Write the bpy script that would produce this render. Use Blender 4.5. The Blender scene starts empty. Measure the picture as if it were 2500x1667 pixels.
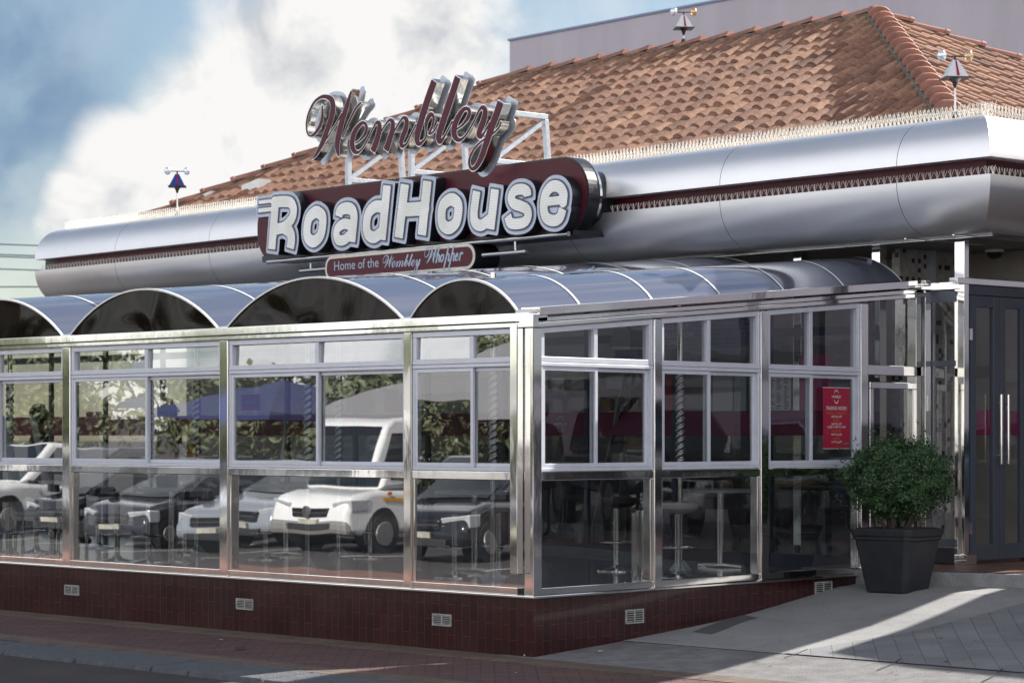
import bpy, bmesh, math, random
import numpy as np
from math import sin, cos, radians, pi, tan, atan2
from mathutils import Vector, Matrix, noise as mnoise
random.seed(7)
S = bpy.context.scene
COL = S.collection

# ------------------------------------------------------------ camera
F = 5800.0; CX = 1250.0; HY = 1062.0; CZ = 1.685          # photo geometry (2500 px wide)
aR = radians(44.1)
RV = np.array([sin(aR), cos(aR)]); LV = np.array([-cos(aR), sin(aR)]); OO = np.array([.161, 18.0])
CAM = np.array([-13.0383, -12.4108, CZ])
cd = bpy.data.cameras.new('camera'); cam = bpy.data.objects.new('camera', cd); COL.objects.link(cam)
cd.sensor_width = 36; cd.lens = 36*F/2500; cd.clip_end = 3000
cd.shift_y = (HY-833.5)/2500
cam.location = CAM; cam.rotation_euler = (pi/2, 0, atan2(-.7181263, .6959128))
cd.dof.use_dof = True; cd.dof.focus_distance = 19.5; cd.dof.aperture_fstop = 4.0
S.camera = cam

def ray(u, v):
    X = (u-CX)/F
    return np.array([X*RV[0]+RV[1], X*LV[0]+LV[1], -(v-HY)/F])
def hit(u, v, n, p):
    n = np.array(n, float); d = ray(u, v)
    return CAM+((np.array(p, float)-CAM)@n)/(d@n)*d
def atY(u, v, Y): return CAM+ray(u, v)*Y
# main building frame (turned 4.56 degrees against the glazed dining room)
MB0 = np.array([4.47, -1.164]); AM = radians(4.56)
EY = np.array([sin(AM), cos(AM)]); EX = np.array([cos(AM), -sin(AM)])
def m2w(x, y, z=0): p = MB0+x*EX+y*EY; return (p[0], p[1], z)
def hitm(u, v, xm=None, ym=None):
    if xm is not None: p = hit(u, v, (*EX, 0), m2w(xm, 0))
    else: p = hit(u, v, (*EY, 0), m2w(0, ym))
    d = p[:2]-MB0
    return d@EX, d@EY, p[2]

# ------------------------------------------------------------ light
SUN_AZ = radians(-14.0); SUN_EL = radians(33.0)
sdir = Vector((cos(SUN_EL)*cos(SUN_AZ), cos(SUN_EL)*sin(SUN_AZ), sin(SUN_EL)))
ld = bpy.data.lights.new('sun', 'SUN'); ld.energy = 5.0; ld.angle = radians(.5); ld.color = (1, .95, .87)
lo = bpy.data.objects.new('sun', ld); COL.objects.link(lo); lo.rotation_euler = sdir.to_track_quat('Z', 'Y').to_euler()
lo.location = (30, -10, 30)

W = bpy.data.worlds.new('World'); S.world = W; W.use_nodes = True
nt = W.node_tree; nt.nodes.clear()
def N(t, typ, **k):
    n = t.nodes.new(typ)
    for a, b in k.items():
        if a[0] == 'i' and a[1:].isdigit(): n.inputs[int(a[1:])].default_value = b
        else: setattr(n, a, b)
    return n
def L(t, a, b): t.links.new(a, b)
sky = N(nt, 'ShaderNodeTexSky', sky_type='NISHITA', sun_disc=False, sun_elevation=SUN_EL,
        sun_rotation=pi/2-SUN_AZ, air_density=1.0, dust_density=.25, ozone_density=1.0)
geo = N(nt, 'ShaderNodeTexCoord')
nrm = N(nt, 'ShaderNodeVectorMath', operation='NORMALIZE'); L(nt, geo.outputs['Generated'], nrm.inputs[0])
def blob(u, v, r0, r1):
    d = ray(u, v); d = d/np.linalg.norm(d)
    s = N(nt, 'ShaderNodeVectorMath', operation='DISTANCE'); L(nt, nrm.outputs[0], s.inputs[0]); s.inputs[1].default_value = tuple(d)
    m = N(nt, 'ShaderNodeMapRange', interpolation_type='SMOOTHSTEP'); L(nt, s.outputs['Value'], m.inputs[0])
    m.inputs[1].default_value = r0/F; m.inputs[2].default_value = r1/F; m.inputs[3].default_value = 1; m.inputs[4].default_value = 0
    return m.outputs[0]
def mth(op, a, b=None, t=None, clamp=False):
    t = t or nt
    n = N(t, 'ShaderNodeMath', operation=op, use_clamp=clamp)
    for i, x in enumerate((a, b)):
        if x is None: continue
        if isinstance(x, (int, float)): n.inputs[i].default_value = x
        else: L(t, x, n.inputs[i])
    return n.outputs[0]
acc = None
for b in [(760, 230, 60, 560), (470, 420, 40, 330), (980, 60, 60, 420), (1010, 160, 20, 240), (250, 500, 20, 260), (700, 480, 60, 260), (900, 380, 40, 360), (560, 330, 80, 440), (330, 420, 40, 300)]:
    o = blob(*b); acc = o if acc is None else mth('MAXIMUM', acc, o)
hole = mth('MAXIMUM', blob(100, 160, 120, 480), blob(1130, 30, 10, 170))
nz = N(nt, 'ShaderNodeTexNoise', noise_dimensions='3D'); nz.inputs['Scale'].default_value = 7; nz.inputs['Detail'].default_value = 8; nz.inputs['Roughness'].default_value = .55
nz.inputs['Distortion'].default_value = .6
L(nt, nrm.outputs[0], nz.inputs['Vector'])
nz2 = N(nt, 'ShaderNodeTexNoise'); nz2.inputs['Scale'].default_value = 22; nz2.inputs['Detail'].default_value = 9; nz2.inputs['Roughness'].default_value = .52; nz2.inputs['Distortion'].default_value = .35
L(nt, nrm.outputs[0], nz2.inputs['Vector'])
c = mth('ADD', mth('MULTIPLY', acc, .95), mth('MULTIPLY', mth('SUBTRACT', nz.outputs[0], .5), 1.1))
c = mth('ADD', c, mth('MULTIPLY', mth('SUBTRACT', nz2.outputs[0], .5), .9))
c = mth('SUBTRACT', c, mth('MULTIPLY', hole, .22))
sz = N(nt, 'ShaderNodeSeparateXYZ'); L(nt, nrm.outputs[0], sz.inputs[0])
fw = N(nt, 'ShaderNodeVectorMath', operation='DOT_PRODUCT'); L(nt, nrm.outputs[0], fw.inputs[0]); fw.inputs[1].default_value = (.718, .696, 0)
def mrange(x, a, b_, c0=0., c1=1.):
    m_ = N(nt, 'ShaderNodeMapRange', interpolation_type='SMOOTHSTEP'); L(nt, x, m_.inputs[0]); m_.inputs[1].default_value = a; m_.inputs[2].default_value = b_; m_.inputs[3].default_value = c0; m_.inputs[4].default_value = c1; return m_.outputs[0]
over = mth('MULTIPLY', mrange(fw.outputs['Value'], .7, .2), mrange(sz.outputs[2], 1.05, .5))  # extra bright cloud added behind the camera, out of view, for fill light
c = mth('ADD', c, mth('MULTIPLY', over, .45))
cm = N(nt, 'ShaderNodeMapRange', interpolation_type='SMOOTHSTEP'); L(nt, c, cm.inputs[0]); cm.inputs[1].default_value = .12; cm.inputs[2].default_value = .64
cr = N(nt, 'ShaderNodeValToRGB'); L(nt, nz2.outputs[0], cr.inputs[0])
cr.color_ramp.elements[0].position = .36; cr.color_ramp.elements[0].color = (.58, .60, .63, 1)
cr.color_ramp.elements[1].position = .50; cr.color_ramp.elements[1].color = (.90, .89, .875, 1)
bg1 = N(nt, 'ShaderNodeBackground'); bg1.inputs[1].default_value = .052
tint = N(nt, 'ShaderNodeMixRGB', blend_type='MULTIPLY', i0=1.0); tint.inputs[2].default_value = (.97, .94, .92, 1)
L(nt, sky.outputs[0], tint.inputs[1])
slate = N(nt, 'ShaderNodeMixRGB'); L(nt, tint.outputs[0], slate.inputs[1]); slate.inputs[2].default_value = (1.6, 2.5, 3.8, 1)
L(nt, mth('MULTIPLY', mth('MAXIMUM', blob(40, 200, 60, 420), blob(20, 430, 10, 260)), mrange(nz2.outputs[0], .30, .62, .25, .95)), slate.inputs[0]); L(nt, slate.outputs[0], bg1.inputs[0])
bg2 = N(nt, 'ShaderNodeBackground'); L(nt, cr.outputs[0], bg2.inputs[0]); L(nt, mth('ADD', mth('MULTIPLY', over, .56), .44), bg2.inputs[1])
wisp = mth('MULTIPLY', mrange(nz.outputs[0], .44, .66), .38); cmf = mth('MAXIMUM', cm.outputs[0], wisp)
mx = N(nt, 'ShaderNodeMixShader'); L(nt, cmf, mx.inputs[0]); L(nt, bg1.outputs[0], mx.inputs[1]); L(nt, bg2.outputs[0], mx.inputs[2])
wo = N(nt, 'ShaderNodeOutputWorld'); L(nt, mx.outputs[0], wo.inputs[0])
S.view_settings.view_transform = 'Standard'; S.view_settings.look = 'None'; S.view_settings.gamma = 1; S.view_settings.exposure = 1.27
S.cycles.max_bounces = 10; S.cycles.transparent_max_bounces = 16; S.cycles.glossy_bounces = 6

# ------------------------------------------------------------ materials
MATS = {}
def mat(name, col=(.5, .5, .5), rough=.5, metal=0., bump=0., bscale=20., var=0., vscale=5., spec=.5, coat=0., coord='Object', stretch=(1, 1, 1)):
    if name in MATS: return MATS[name]
    m = bpy.data.materials.new(name); m.use_nodes = True; t = m.node_tree
    p = t.nodes['Principled BSDF']; p.inputs['Base Color'].default_value = (*col, 1); p.inputs['Roughness'].default_value = rough
    p.inputs['Metallic'].default_value = metal; p.inputs['Specular IOR Level'].default_value = spec; p.inputs['Coat Weight'].default_value = coat
    if var or bump:
        tc = N(t, 'ShaderNodeTexCoord'); mp = N(t, 'ShaderNodeMapping'); mp.inputs['Scale'].default_value = stretch
        L(t, tc.outputs[coord], mp.inputs[0])
    if var:
        n = N(t, 'ShaderNodeTexNoise'); n.inputs['Scale'].default_value = vscale; n.inputs['Detail'].default_value = 6; n.inputs['Roughness'].default_value = .65
        L(t, mp.outputs[0], n.inputs['Vector'])
        mr = N(t, 'ShaderNodeMapRange'); L(t, n.outputs[0], mr.inputs[0]); mr.inputs[1].default_value = .3; mr.inputs[2].default_value = .7
        mr.inputs[3].default_value = 1-var; mr.inputs[4].default_value = 1+var
        x = N(t, 'ShaderNodeMixRGB', blend_type='MULTIPLY', i0=1.0); x.inputs[1].default_value = (*col, 1); L(t, mr.outputs[0], x.inputs[2]); L(t, x.outputs[0], p.inputs['Base Color'])
        r = N(t, 'ShaderNodeMapRange'); L(t, n.outputs[0], r.inputs[0]); r.inputs[3].default_value = max(0, rough-.12*min(1, var*4)); r.inputs[4].default_value = min(1, rough+.12*min(1, var*4)); L(t, r.outputs[0], p.inputs['Roughness'])
    if bump:
        n = N(t, 'ShaderNodeTexNoise'); n.inputs['Scale'].default_value = bscale; n.inputs['Detail'].default_value = 4; L(t, mp.outputs[0], n.inputs['Vector'])
        b = N(t, 'ShaderNodeBump'); b.inputs['Strength'].default_value = bump; b.inputs['Distance'].default_value = .02; L(t, n.outputs[0], b.inputs['Height']); L(t, b.outputs[0], p.inputs['Normal'])
    MATS[name] = m; return m
def pr(m): return m.node_tree, m.node_tree.nodes['Principled BSDF']

CHROME = mat('polished_steel', (.84, .83, .82), .06, 1, bump=.12, bscale=2.2, stretch=(1, 1, .4))
ALU = mat('white_aluminium', (.60, .62, .70), .32, .25, var=.06, vscale=8)
ALUD = mat('grey_aluminium', (.075, .085, .115), .35, .3, var=.06)
BRUSH = mat('brushed_fascia_metal', (.82, .82, .85), .38, .80, bump=.05, bscale=1.1, var=.05, vscale=1.1, stretch=(1, .6, 1.2))
MAROON = mat('maroon_paint', (.075, .010, .018), .42, 0, var=.12, vscale=2, spec=.3)
MAROOND = mat('maroon_letter_face', (.095, .016, .030), .5, 0, var=.08, spec=.3)
BLACK = mat('black_paint', (.012, .013, .018), .32, var=.2, vscale=6)
BLACKM = mat('dark_interior', (.02, .02, .022), .6)
SILV = mat('silver_letter_edge', (.66, .66, .69), .28, .85, var=.1, vscale=3)
MIRR = mat('mirror_letter_side', (.66, .62, .54), .12, 1, bump=.3, bscale=6, var=.12, vscale=8)
BACKP = mat('silver_backing_plate', (.50, .53, .60), .38, .5, var=.08)
RIM = mat('pale_blue_letter_rim', (.50, .55, .68), .4, .1, var=.12, vscale=9)
LINE = mat('slate_letter_line', (.075, .085, .14), .5)
CREAM = mat('cream_enamel', (.72, .66, .58), .45, var=.1, vscale=14)
STEEL = mat('galvanised_steel', (.52, .56, .62), .42, .4, var=.14, vscale=14)
WHITE = mat('white_paint', (.78, .78, .77), .45, var=.05)
WIRE = mat('pale_spike_wire', (.80, .78, .72), .4)
CONC = mat('concrete', (.24, .24, .25), .85, var=.22, vscale=9, bump=.5, bscale=60)
RENDER = mat('lavender_render', (.50, .46, .52), .9, var=.09, vscale=.9, bump=.15, bscale=30, stretch=(1, 1, .25))
ARCHM = mat('dark_bronze_mirror_panel', (.007, .004, .004), .04, 0, bump=.9, bscale=1.3, spec=.15)
for _n in ARCHM.node_tree.nodes:
    if _n.type == 'TEX_NOISE': _n.inputs['Detail'].default_value = 0; _n.inputs['Distortion'].default_value = 1.2
POTM = mat('dark_grey_plastic_pot', (.017, .018, .024), .5, var=.35, bump=.15, bscale=8)
MAGENTA = mat('magenta_stripe', (.20, .004, .06), .3)
REDP = mat('red_poster', (.32, .004, .035), .35, coat=.2)
ORANGE = mat('orange_print', (.62, .13, .02), .5)
PAPER = mat('white_paper', (.70, .69, .68), .6)
PINK = mat('pink_poster', (.45, .07, .16), .5)
LILAC = mat('lilac_menu_board', (.26, .26, .36), .5)
YELLOW = mat('yellow_plastic', (.75, .36, .02), .4)
WOODB = mat('pale_timber', (.32, .22, .14), .6, var=.15)
TYRE = mat('black_tyre', (.015, .015, .016), .8)

def glass(name, tint, f0=.10, f1=1.0, wav=.022, rough=0.0):
    m = bpy.data.materials.new(name); m.use_nodes = True; t = m.node_tree; t.nodes.clear()
    o = N(t, 'ShaderNodeOutputMaterial'); tr = N(t, 'ShaderNodeBsdfTransparent'); tr.inputs[0].default_value = (*tint, 1)
    gl = N(t, 'ShaderNodeBsdfGlossy'); gl.inputs['Roughness'].default_value = rough; gl.inputs[0].default_value = (.95, .96, 1, 1)
    gg = N(t, 'ShaderNodeNewGeometry'); dd = N(t, 'ShaderNodeVectorMath', operation='DOT_PRODUCT'); L(t, gg.outputs['Incoming'], dd.inputs[0]); L(t, gg.outputs['Normal'], dd.inputs[1])
    fr = mth('POWER', mth('SUBTRACT', 1.0, mth('ABSOLUTE', dd.outputs['Value'], None, t), t), 5.0, t)
    mr = N(t, 'ShaderNodeMapRange'); L(t, fr, mr.inputs[0]); mr.inputs[3].default_value = f0; mr.inputs[4].default_value = f1
    mxx = N(t, 'ShaderNodeMixShader'); L(t, mr.outputs[0], mxx.inputs[0]); L(t, tr.outputs[0], mxx.inputs[1]); L(t, gl.outputs[0], mxx.inputs[2])
    tc = N(t, 'ShaderNodeTexCoord'); n = N(t, 'ShaderNodeTexNoise'); n.inputs['Scale'].default_value = 1.4; n.inputs['Detail'].default_value = 1
    L(t, tc.outputs['Object'], n.inputs['Vector']); b = N(t, 'ShaderNodeBump'); b.inputs['Strength'].default_value = wav; b.inputs['Distance'].default_value = .05
    L(t, n.outputs[0], b.inputs['Height']); L(t, b.outputs[0], gl.inputs['Normal'])
    L(t, mxx.outputs[0], o.inputs[0]); MATS[name] = m; return m
GLASS = glass('window_glass', (.60, .62, .63), .34, 1.0)
GLASSR = glass('plaza_side_glass', (.62, .64, .65), .12, 1.0)
GLASSD = glass('dark_door_glass', (.80, .82, .84), .09, 1.0)

# glazed polycarbonate roof sheet: glossy blue grey
SHEET, = [mat('blue_grey_roof_sheet', (.10, .115, .16), .10, 0, var=.05, vscale=3, bump=.03, bscale=2, coat=1.0, spec=1.0)]
SHEET.node_tree.nodes['Principled BSDF'].inputs['Metallic'].default_value = .55
SHEET.node_tree.nodes['Principled BSDF'].inputs['Base Color'].default_value = (.20, .22, .30, 1)
for l in list(SHEET.node_tree.links):
    if l.to_socket.name == 'Base Color': SHEET.node_tree.links.remove(l)

ts, ps = pr(SHEET); _tl = N(ts, 'ShaderNodeBsdfTranslucent'); _tl.inputs[0].default_value = (.75, .78, .85, 1); _mx = N(ts, 'ShaderNodeMixShader', i0=.14)
L(ts, ps.outputs[0], _mx.inputs[1]); L(ts, _tl.outputs[0], _mx.inputs[2]); L(ts, _mx.outputs[0], ts.nodes['Material Output'].inputs[0])
def granite():
    m = mat('polished_maroon_granite_tile', (.05, .012, .012), .16, coat=.3); t, p = pr(m)
    tc = N(t, 'ShaderNodeTexCoord'); uv = tc.outputs['UV']
    br = N(t, 'ShaderNodeTexBrick'); br.offset = .5; br.inputs['Scale'].default_value = 1
    br.inputs['Brick Width'].default_value = .24; br.inputs['Row Height'].default_value = .085; br.inputs['Mortar Size'].default_value = .0016
    sp = N(t, 'ShaderNodeSeparateXYZ'); L(t, uv, sp.inputs[0]); cb = N(t, 'ShaderNodeCombineXYZ'); L(t, sp.outputs[1], cb.inputs[0]); L(t, sp.outputs[0], cb.inputs[1])
    L(t, cb.outputs[0], br.inputs['Vector'])
    n = N(t, 'ShaderNodeTexNoise'); n.inputs['Scale'].default_value = 160; n.inputs['Detail'].default_value = 2; L(t, uv, n.inputs['Vector'])
    n2 = N(t, 'ShaderNodeTexNoise'); n2.inputs['Scale'].default_value = 2.2; n2.inputs['Detail'].default_value = 5; L(t, uv, n2.inputs['Vector'])
    r = N(t, 'ShaderNodeValToRGB'); L(t, n.outputs[0], r.inputs[0]); r.color_ramp.elements[0].position = .38; r.color_ramp.elements[1].position = .66
    r.color_ramp.elements[0].color = (.015, .0035, .004, 1); r.color_ramp.elements[1].color = (.060, .015, .014, 1)
    br.inputs['Color1'].default_value = (1.15, 1.1, 1.1, 1); br.inputs['Color2'].default_value = (.72, .72, .75, 1); br.inputs['Mortar'].default_value = (3.2, 4.5, 4.8, 1)
    x = N(t, 'ShaderNodeMixRGB', blend_type='MULTIPLY', i0=1.0); L(t, r.outputs[0], x.inputs[1]); L(t, br.outputs[0], x.inputs[2])
    mr = N(t, 'ShaderNodeMapRange'); L(t, n2.outputs[0], mr.inputs[0]); mr.inputs[3].default_value = .7; mr.inputs[4].default_value = 1.35
    y = N(t, 'ShaderNodeMixRGB', blend_type='MULTIPLY', i0=1.0); L(t, x.outputs[0], y.inputs[1]); L(t, mr.outputs[0], y.inputs[2]); L(t, y.outputs[0], p.inputs['Base Color'])
    mr2 = N(t, 'ShaderNodeMapRange'); L(t, n2.outputs[0], mr2.inputs[0]); mr2.inputs[3].default_value = .07; mr2.inputs[4].default_value = .36; L(t, mr2.outputs[0], p.inputs['Roughness'])
    return m
GRANITE = granite()

def paver(name, c1, c2, mort, bw, bh, ms, rot, off=.5, rough=.85, grime=.3, coord='Object'):
    m = mat(name, c1, rough); t, p = pr(m)
    tc = N(t, 'ShaderNodeTexCoord'); mp = N(t, 'ShaderNodeMapping'); mp.inputs['Rotation'].default_value = (0, 0, rot); L(t, tc.outputs[coord], mp.inputs[0])
    br = N(t, 'ShaderNodeTexBrick'); br.offset = off; br.inputs['Scale'].default_value = 1; br.inputs['Brick Width'].default_value = bw; br.inputs['Row Height'].default_value = bh
    br.inputs['Mortar Size'].default_value = ms; br.inputs['Mortar Smooth'].default_value = .3; br.inputs['Bias'].default_value = 0
    br.inputs['Color1'].default_value = (*c1, 1); br.inputs['Color2'].default_value = (*c2, 1); br.inputs['Mortar'].default_value = (*mort, 1); L(t, mp.outputs[0], br.inputs['Vector'])
    n = N(t, 'ShaderNodeTexNoise'); n.inputs['Scale'].default_value = 1.6; n.inputs['Detail'].default_value = 8; n.inputs['Roughness'].default_value = .7; L(t, tc.outputs[coord], n.inputs['Vector'])
    mr = N(t, 'ShaderNodeMapRange'); L(t, n.outputs[0], mr.inputs[0]); mr.inputs[1].default_value = .3; mr.inputs[2].default_value = .7; mr.inputs[3].default_value = 1-grime; mr.inputs[4].default_value = 1+grime
    n3 = N(t, 'ShaderNodeTexNoise'); n3.inputs['Scale'].default_value = 90; n3.inputs['Detail'].default_value = 3; L(t, tc.outputs[coord], n3.inputs['Vector'])
    mr3 = N(t, 'ShaderNodeMapRange'); L(t, n3.outputs[0], mr3.inputs[0]); mr3.inputs[1].default_value = .25; mr3.inputs[2].default_value = .75; mr3.inputs[3].default_value = .75; mr3.inputs[4].default_value = 1.25
    x = N(t, 'ShaderNodeMixRGB', blend_type='MULTIPLY', i0=1.0); L(t, br.outputs[0], x.inputs[1]); L(t, mr.outputs[0], x.inputs[2])
    y = N(t, 'ShaderNodeMixRGB', blend_type='MULTIPLY', i0=1.0); L(t, x.outputs[0], y.inputs[1]); L(t, mr3.outputs[0], y.inputs[2]); L(t, y.outputs[0], p.inputs['Base Color'])
    b = N(t, 'ShaderNodeBump'); b.inputs['Strength'].default_value = .5; b.inputs['Distance'].default_value = .006
    h = mth('ADD', mth('MULTIPLY', br.outputs['Fac'], -1, t), mth('MULTIPLY', n3.outputs[0], .6, t), t); L(t, h, b.inputs['Height']); L(t, b.outputs[0], p.inputs['Normal'])
    return m
BRICKM = paver('plum_brick_paving', (.115, .052, .048), (.080, .042, .042), (.022, .017, .017), .20, .10, .006, radians(45))
BAND = paver('tan_brick_paving', (.145, .10, .075), (.11, .08, .065), (.03, .025, .022), .20, .10, .006, 0, off=0)
PAVC = paver('grey_concrete_slab_paving', (.20, .20, .21), (.165, .165, .18), (.12, .12, .13), .32, .16, .005, radians(-38), grime=.2)
PAVC2 = paver('smooth_grey_paving', (.25, .245, .25), (.23, .23, .235), (.15, .15, .16), 1.2, 1.2, .004, 0, grime=.16)
ASPH = mat('grey_asphalt', (.19, .185, .19), .9, var=.3, vscale=5, bump=.8, bscale=140)
ROADM = mat('road_asphalt', (.050, .043, .042), .9, var=.35, vscale=1.5, bump=.8, bscale=90)
KERBM = mat('kerb_concrete', (.085, .09, .105), .85, var=.3, vscale=14, bump=.8, bscale=50)
FLOORT = mat('grey_floor_tile', (.13, .14, .155), .14, var=.1)
REDSTEP = paver('red_brown_step_tile', (.16, .075, .06), (.13, .065, .055), (.06, .05, .045), .3, .3, .004, 0, off=0, rough=.5)

def mosaic():
    m = mat('grey_mosaic_tile', (.3, .3, .3), .35); t, p = pr(m)
    tc = N(t, 'ShaderNodeTexCoord'); mp = N(t, 'ShaderNodeMapping'); mp.inputs['Scale'].default_value = (22, 22, 22); L(t, tc.outputs['Object'], mp.inputs[0])
    fl = N(t, 'ShaderNodeVectorMath', operation='FLOOR'); ad = N(t, 'ShaderNodeVectorMath', operation='ADD'); ad.inputs[1].default_value = (.37, .41, .29)
    L(t, mp.outputs[0], ad.inputs[0]); L(t, ad.outputs[0], fl.inputs[0])
    wn = N(t, 'ShaderNodeTexWhiteNoise'); L(t, fl.outputs[0], wn.inputs[0])
    r = N(t, 'ShaderNodeValToRGB'); r.color_ramp.interpolation = 'CONSTANT'; e = r.color_ramp.elements
    e[0].color = (.02, .02, .025, 1); e[1].position = .09; e[1].color = (.36, .34, .33, 1)
    x = e.new(.45); x.color = (.42, .40, .38, 1); x = e.new(.8); x.color = (.32, .31, .30, 1)
    L(t, wn.outputs[0], r.inputs[0]); L(t, r.outputs[0], p.inputs['Base Color']); return m
MOSAIC = mosaic()
MARBLE = mat('cream_marble_panel', (.34, .31, .28), .3, var=.15, vscale=1.5)

def tile_mat():
    m = mat('terracotta_tile', (.35, .15, .09), .75); t, p = pr(m)
    uv = N(t, 'ShaderNodeUVMap'); uv.uv_map = 'tile'
    wn = N(t, 'ShaderNodeTexWhiteNoise', noise_dimensions='2D'); L(t, uv.outputs[0], wn.inputs[0])
    r = N(t, 'ShaderNodeValToRGB'); e = r.color_ramp.elements
    e[0].color = (.14, .070, .048, 1); e[1].position = 1; e[1].color = (.38, .215, .135, 1)
    x = e.new(.3); x.color = (.23, .115, .075, 1); x = e.new(.7); x.color = (.29, .15, .098, 1)
    L(t, wn.outputs[0], r.inputs[0])
    tc = N(t, 'ShaderNodeTexCoord'); n = N(t, 'ShaderNodeTexNoise'); n.inputs['Scale'].default_value = 3.5; n.inputs['Detail'].default_value = 9; n.inputs['Roughness'].default_value = .7; L(t, tc.outputs['Object'], n.inputs['Vector'])
    rr = N(t, 'ShaderNodeValToRGB'); rr.color_ramp.elements[0].position = .61; rr.color_ramp.elements[1].position = .72; rr.color_ramp.elements[0].color = (0, 0, 0, 1); L(t, n.outputs[0], rr.inputs[0])
    x = N(t, 'ShaderNodeMixRGB', blend_type='MIX'); L(t, mth('MULTIPLY', rr.outputs[0], .75, t), x.inputs[0]); L(t, r.outputs[0], x.inputs[1]); x.inputs[2].default_value = (.045, .035, .032, 1)
    n2 = N(t, 'ShaderNodeTexNoise'); n2.inputs['Scale'].default_value = 24; n2.inputs['Detail'].default_value = 5; L(t, tc.outputs['Object'], n2.inputs['Vector'])
    mr = N(t, 'ShaderNodeMapRange'); L(t, n2.outputs[0], mr.inputs[0]); mr.inputs[1].default_value = .3; mr.inputs[2].default_value = .7; mr.inputs[3].default_value = .72; mr.inputs[4].default_value = 1.25
    y = N(t, 'ShaderNodeMixRGB', blend_type='MULTIPLY', i0=1.0); L(t, x.outputs[0], y.inputs[1]); L(t, mr.outputs[0], y.inputs[2]); L(t, y.outputs[0], p.inputs['Base Color'])
    return m
TILE = tile_mat()
RIDGET = mat('ridge_tile_red', (.29, .135, .10), .65, var=.35, vscale=5)
MORTAR = mat('mossy_mortar', (.13, .125, .105), .95, var=.35, vscale=12, bump=.8, bscale=30)
def dotted():
    m = mat('white_perforated_face', (.72, .71, .68), .4); t, p = pr(m)
    tc = N(t, 'ShaderNodeTexCoord'); sp = N(t, 'ShaderNodeSeparateXYZ'); L(t, tc.outputs['Object'], sp.inputs[0])
    sc = 1/.030
    u = mth('MULTIPLY', sp.outputs[1], sc, t); v = mth('MULTIPLY', sp.outputs[2], sc*1.1, t)
    row = mth('FLOOR', v, None, t); u2 = mth('ADD', u, mth('MULTIPLY', mth('MODULO', row, 2, t), .5, t), t)
    fu = mth('SUBTRACT', mth('FRACT', u2, None, t), .5, t); fv = mth('SUBTRACT', mth('FRACT', v, None, t), .5, t)
    d = mth('SQRT', mth('ADD', mth('MULTIPLY', fu, fu, t), mth('MULTIPLY', fv, fv, t), t), None, t)
    k = mth('LESS_THAN', d, .15, t)
    n = N(t, 'ShaderNodeTexNoise'); n.inputs['Scale'].default_value = 2.5; n.inputs['Detail'].default_value = 5; L(t, tc.outputs['Object'], n.inputs['Vector'])
    rr = N(t, 'ShaderNodeValToRGB'); L(t, n.outputs[0], rr.inputs[0]); rr.color_ramp.elements[0].position = .35; rr.color_ramp.elements[1].position = .6
    rr.color_ramp.elements[0].color = (.80, .80, .74, 1); rr.color_ramp.elements[1].color = (.96, .95, .93, 1)
    x = N(t, 'ShaderNodeMixRGB'); L(t, k, x.inputs[0]); L(t, rr.outputs[0], x.inputs[1]); x.inputs[2].default_value = (.42, .42, .43, 1); L(t, x.outputs[0], p.inputs['Base Color']); return m
DOTS = dotted()
LEAF = mat('dark_green_leaf', (.030, .075, .022), .42, var=.5, vscale=9)
LEAF2 = mat('tree_leaf', (.085, .105, .045), .55, var=.45, vscale=.8)
BARK = mat('brown_bark', (.07, .05, .04), .9, var=.3, bump=.6)

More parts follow.
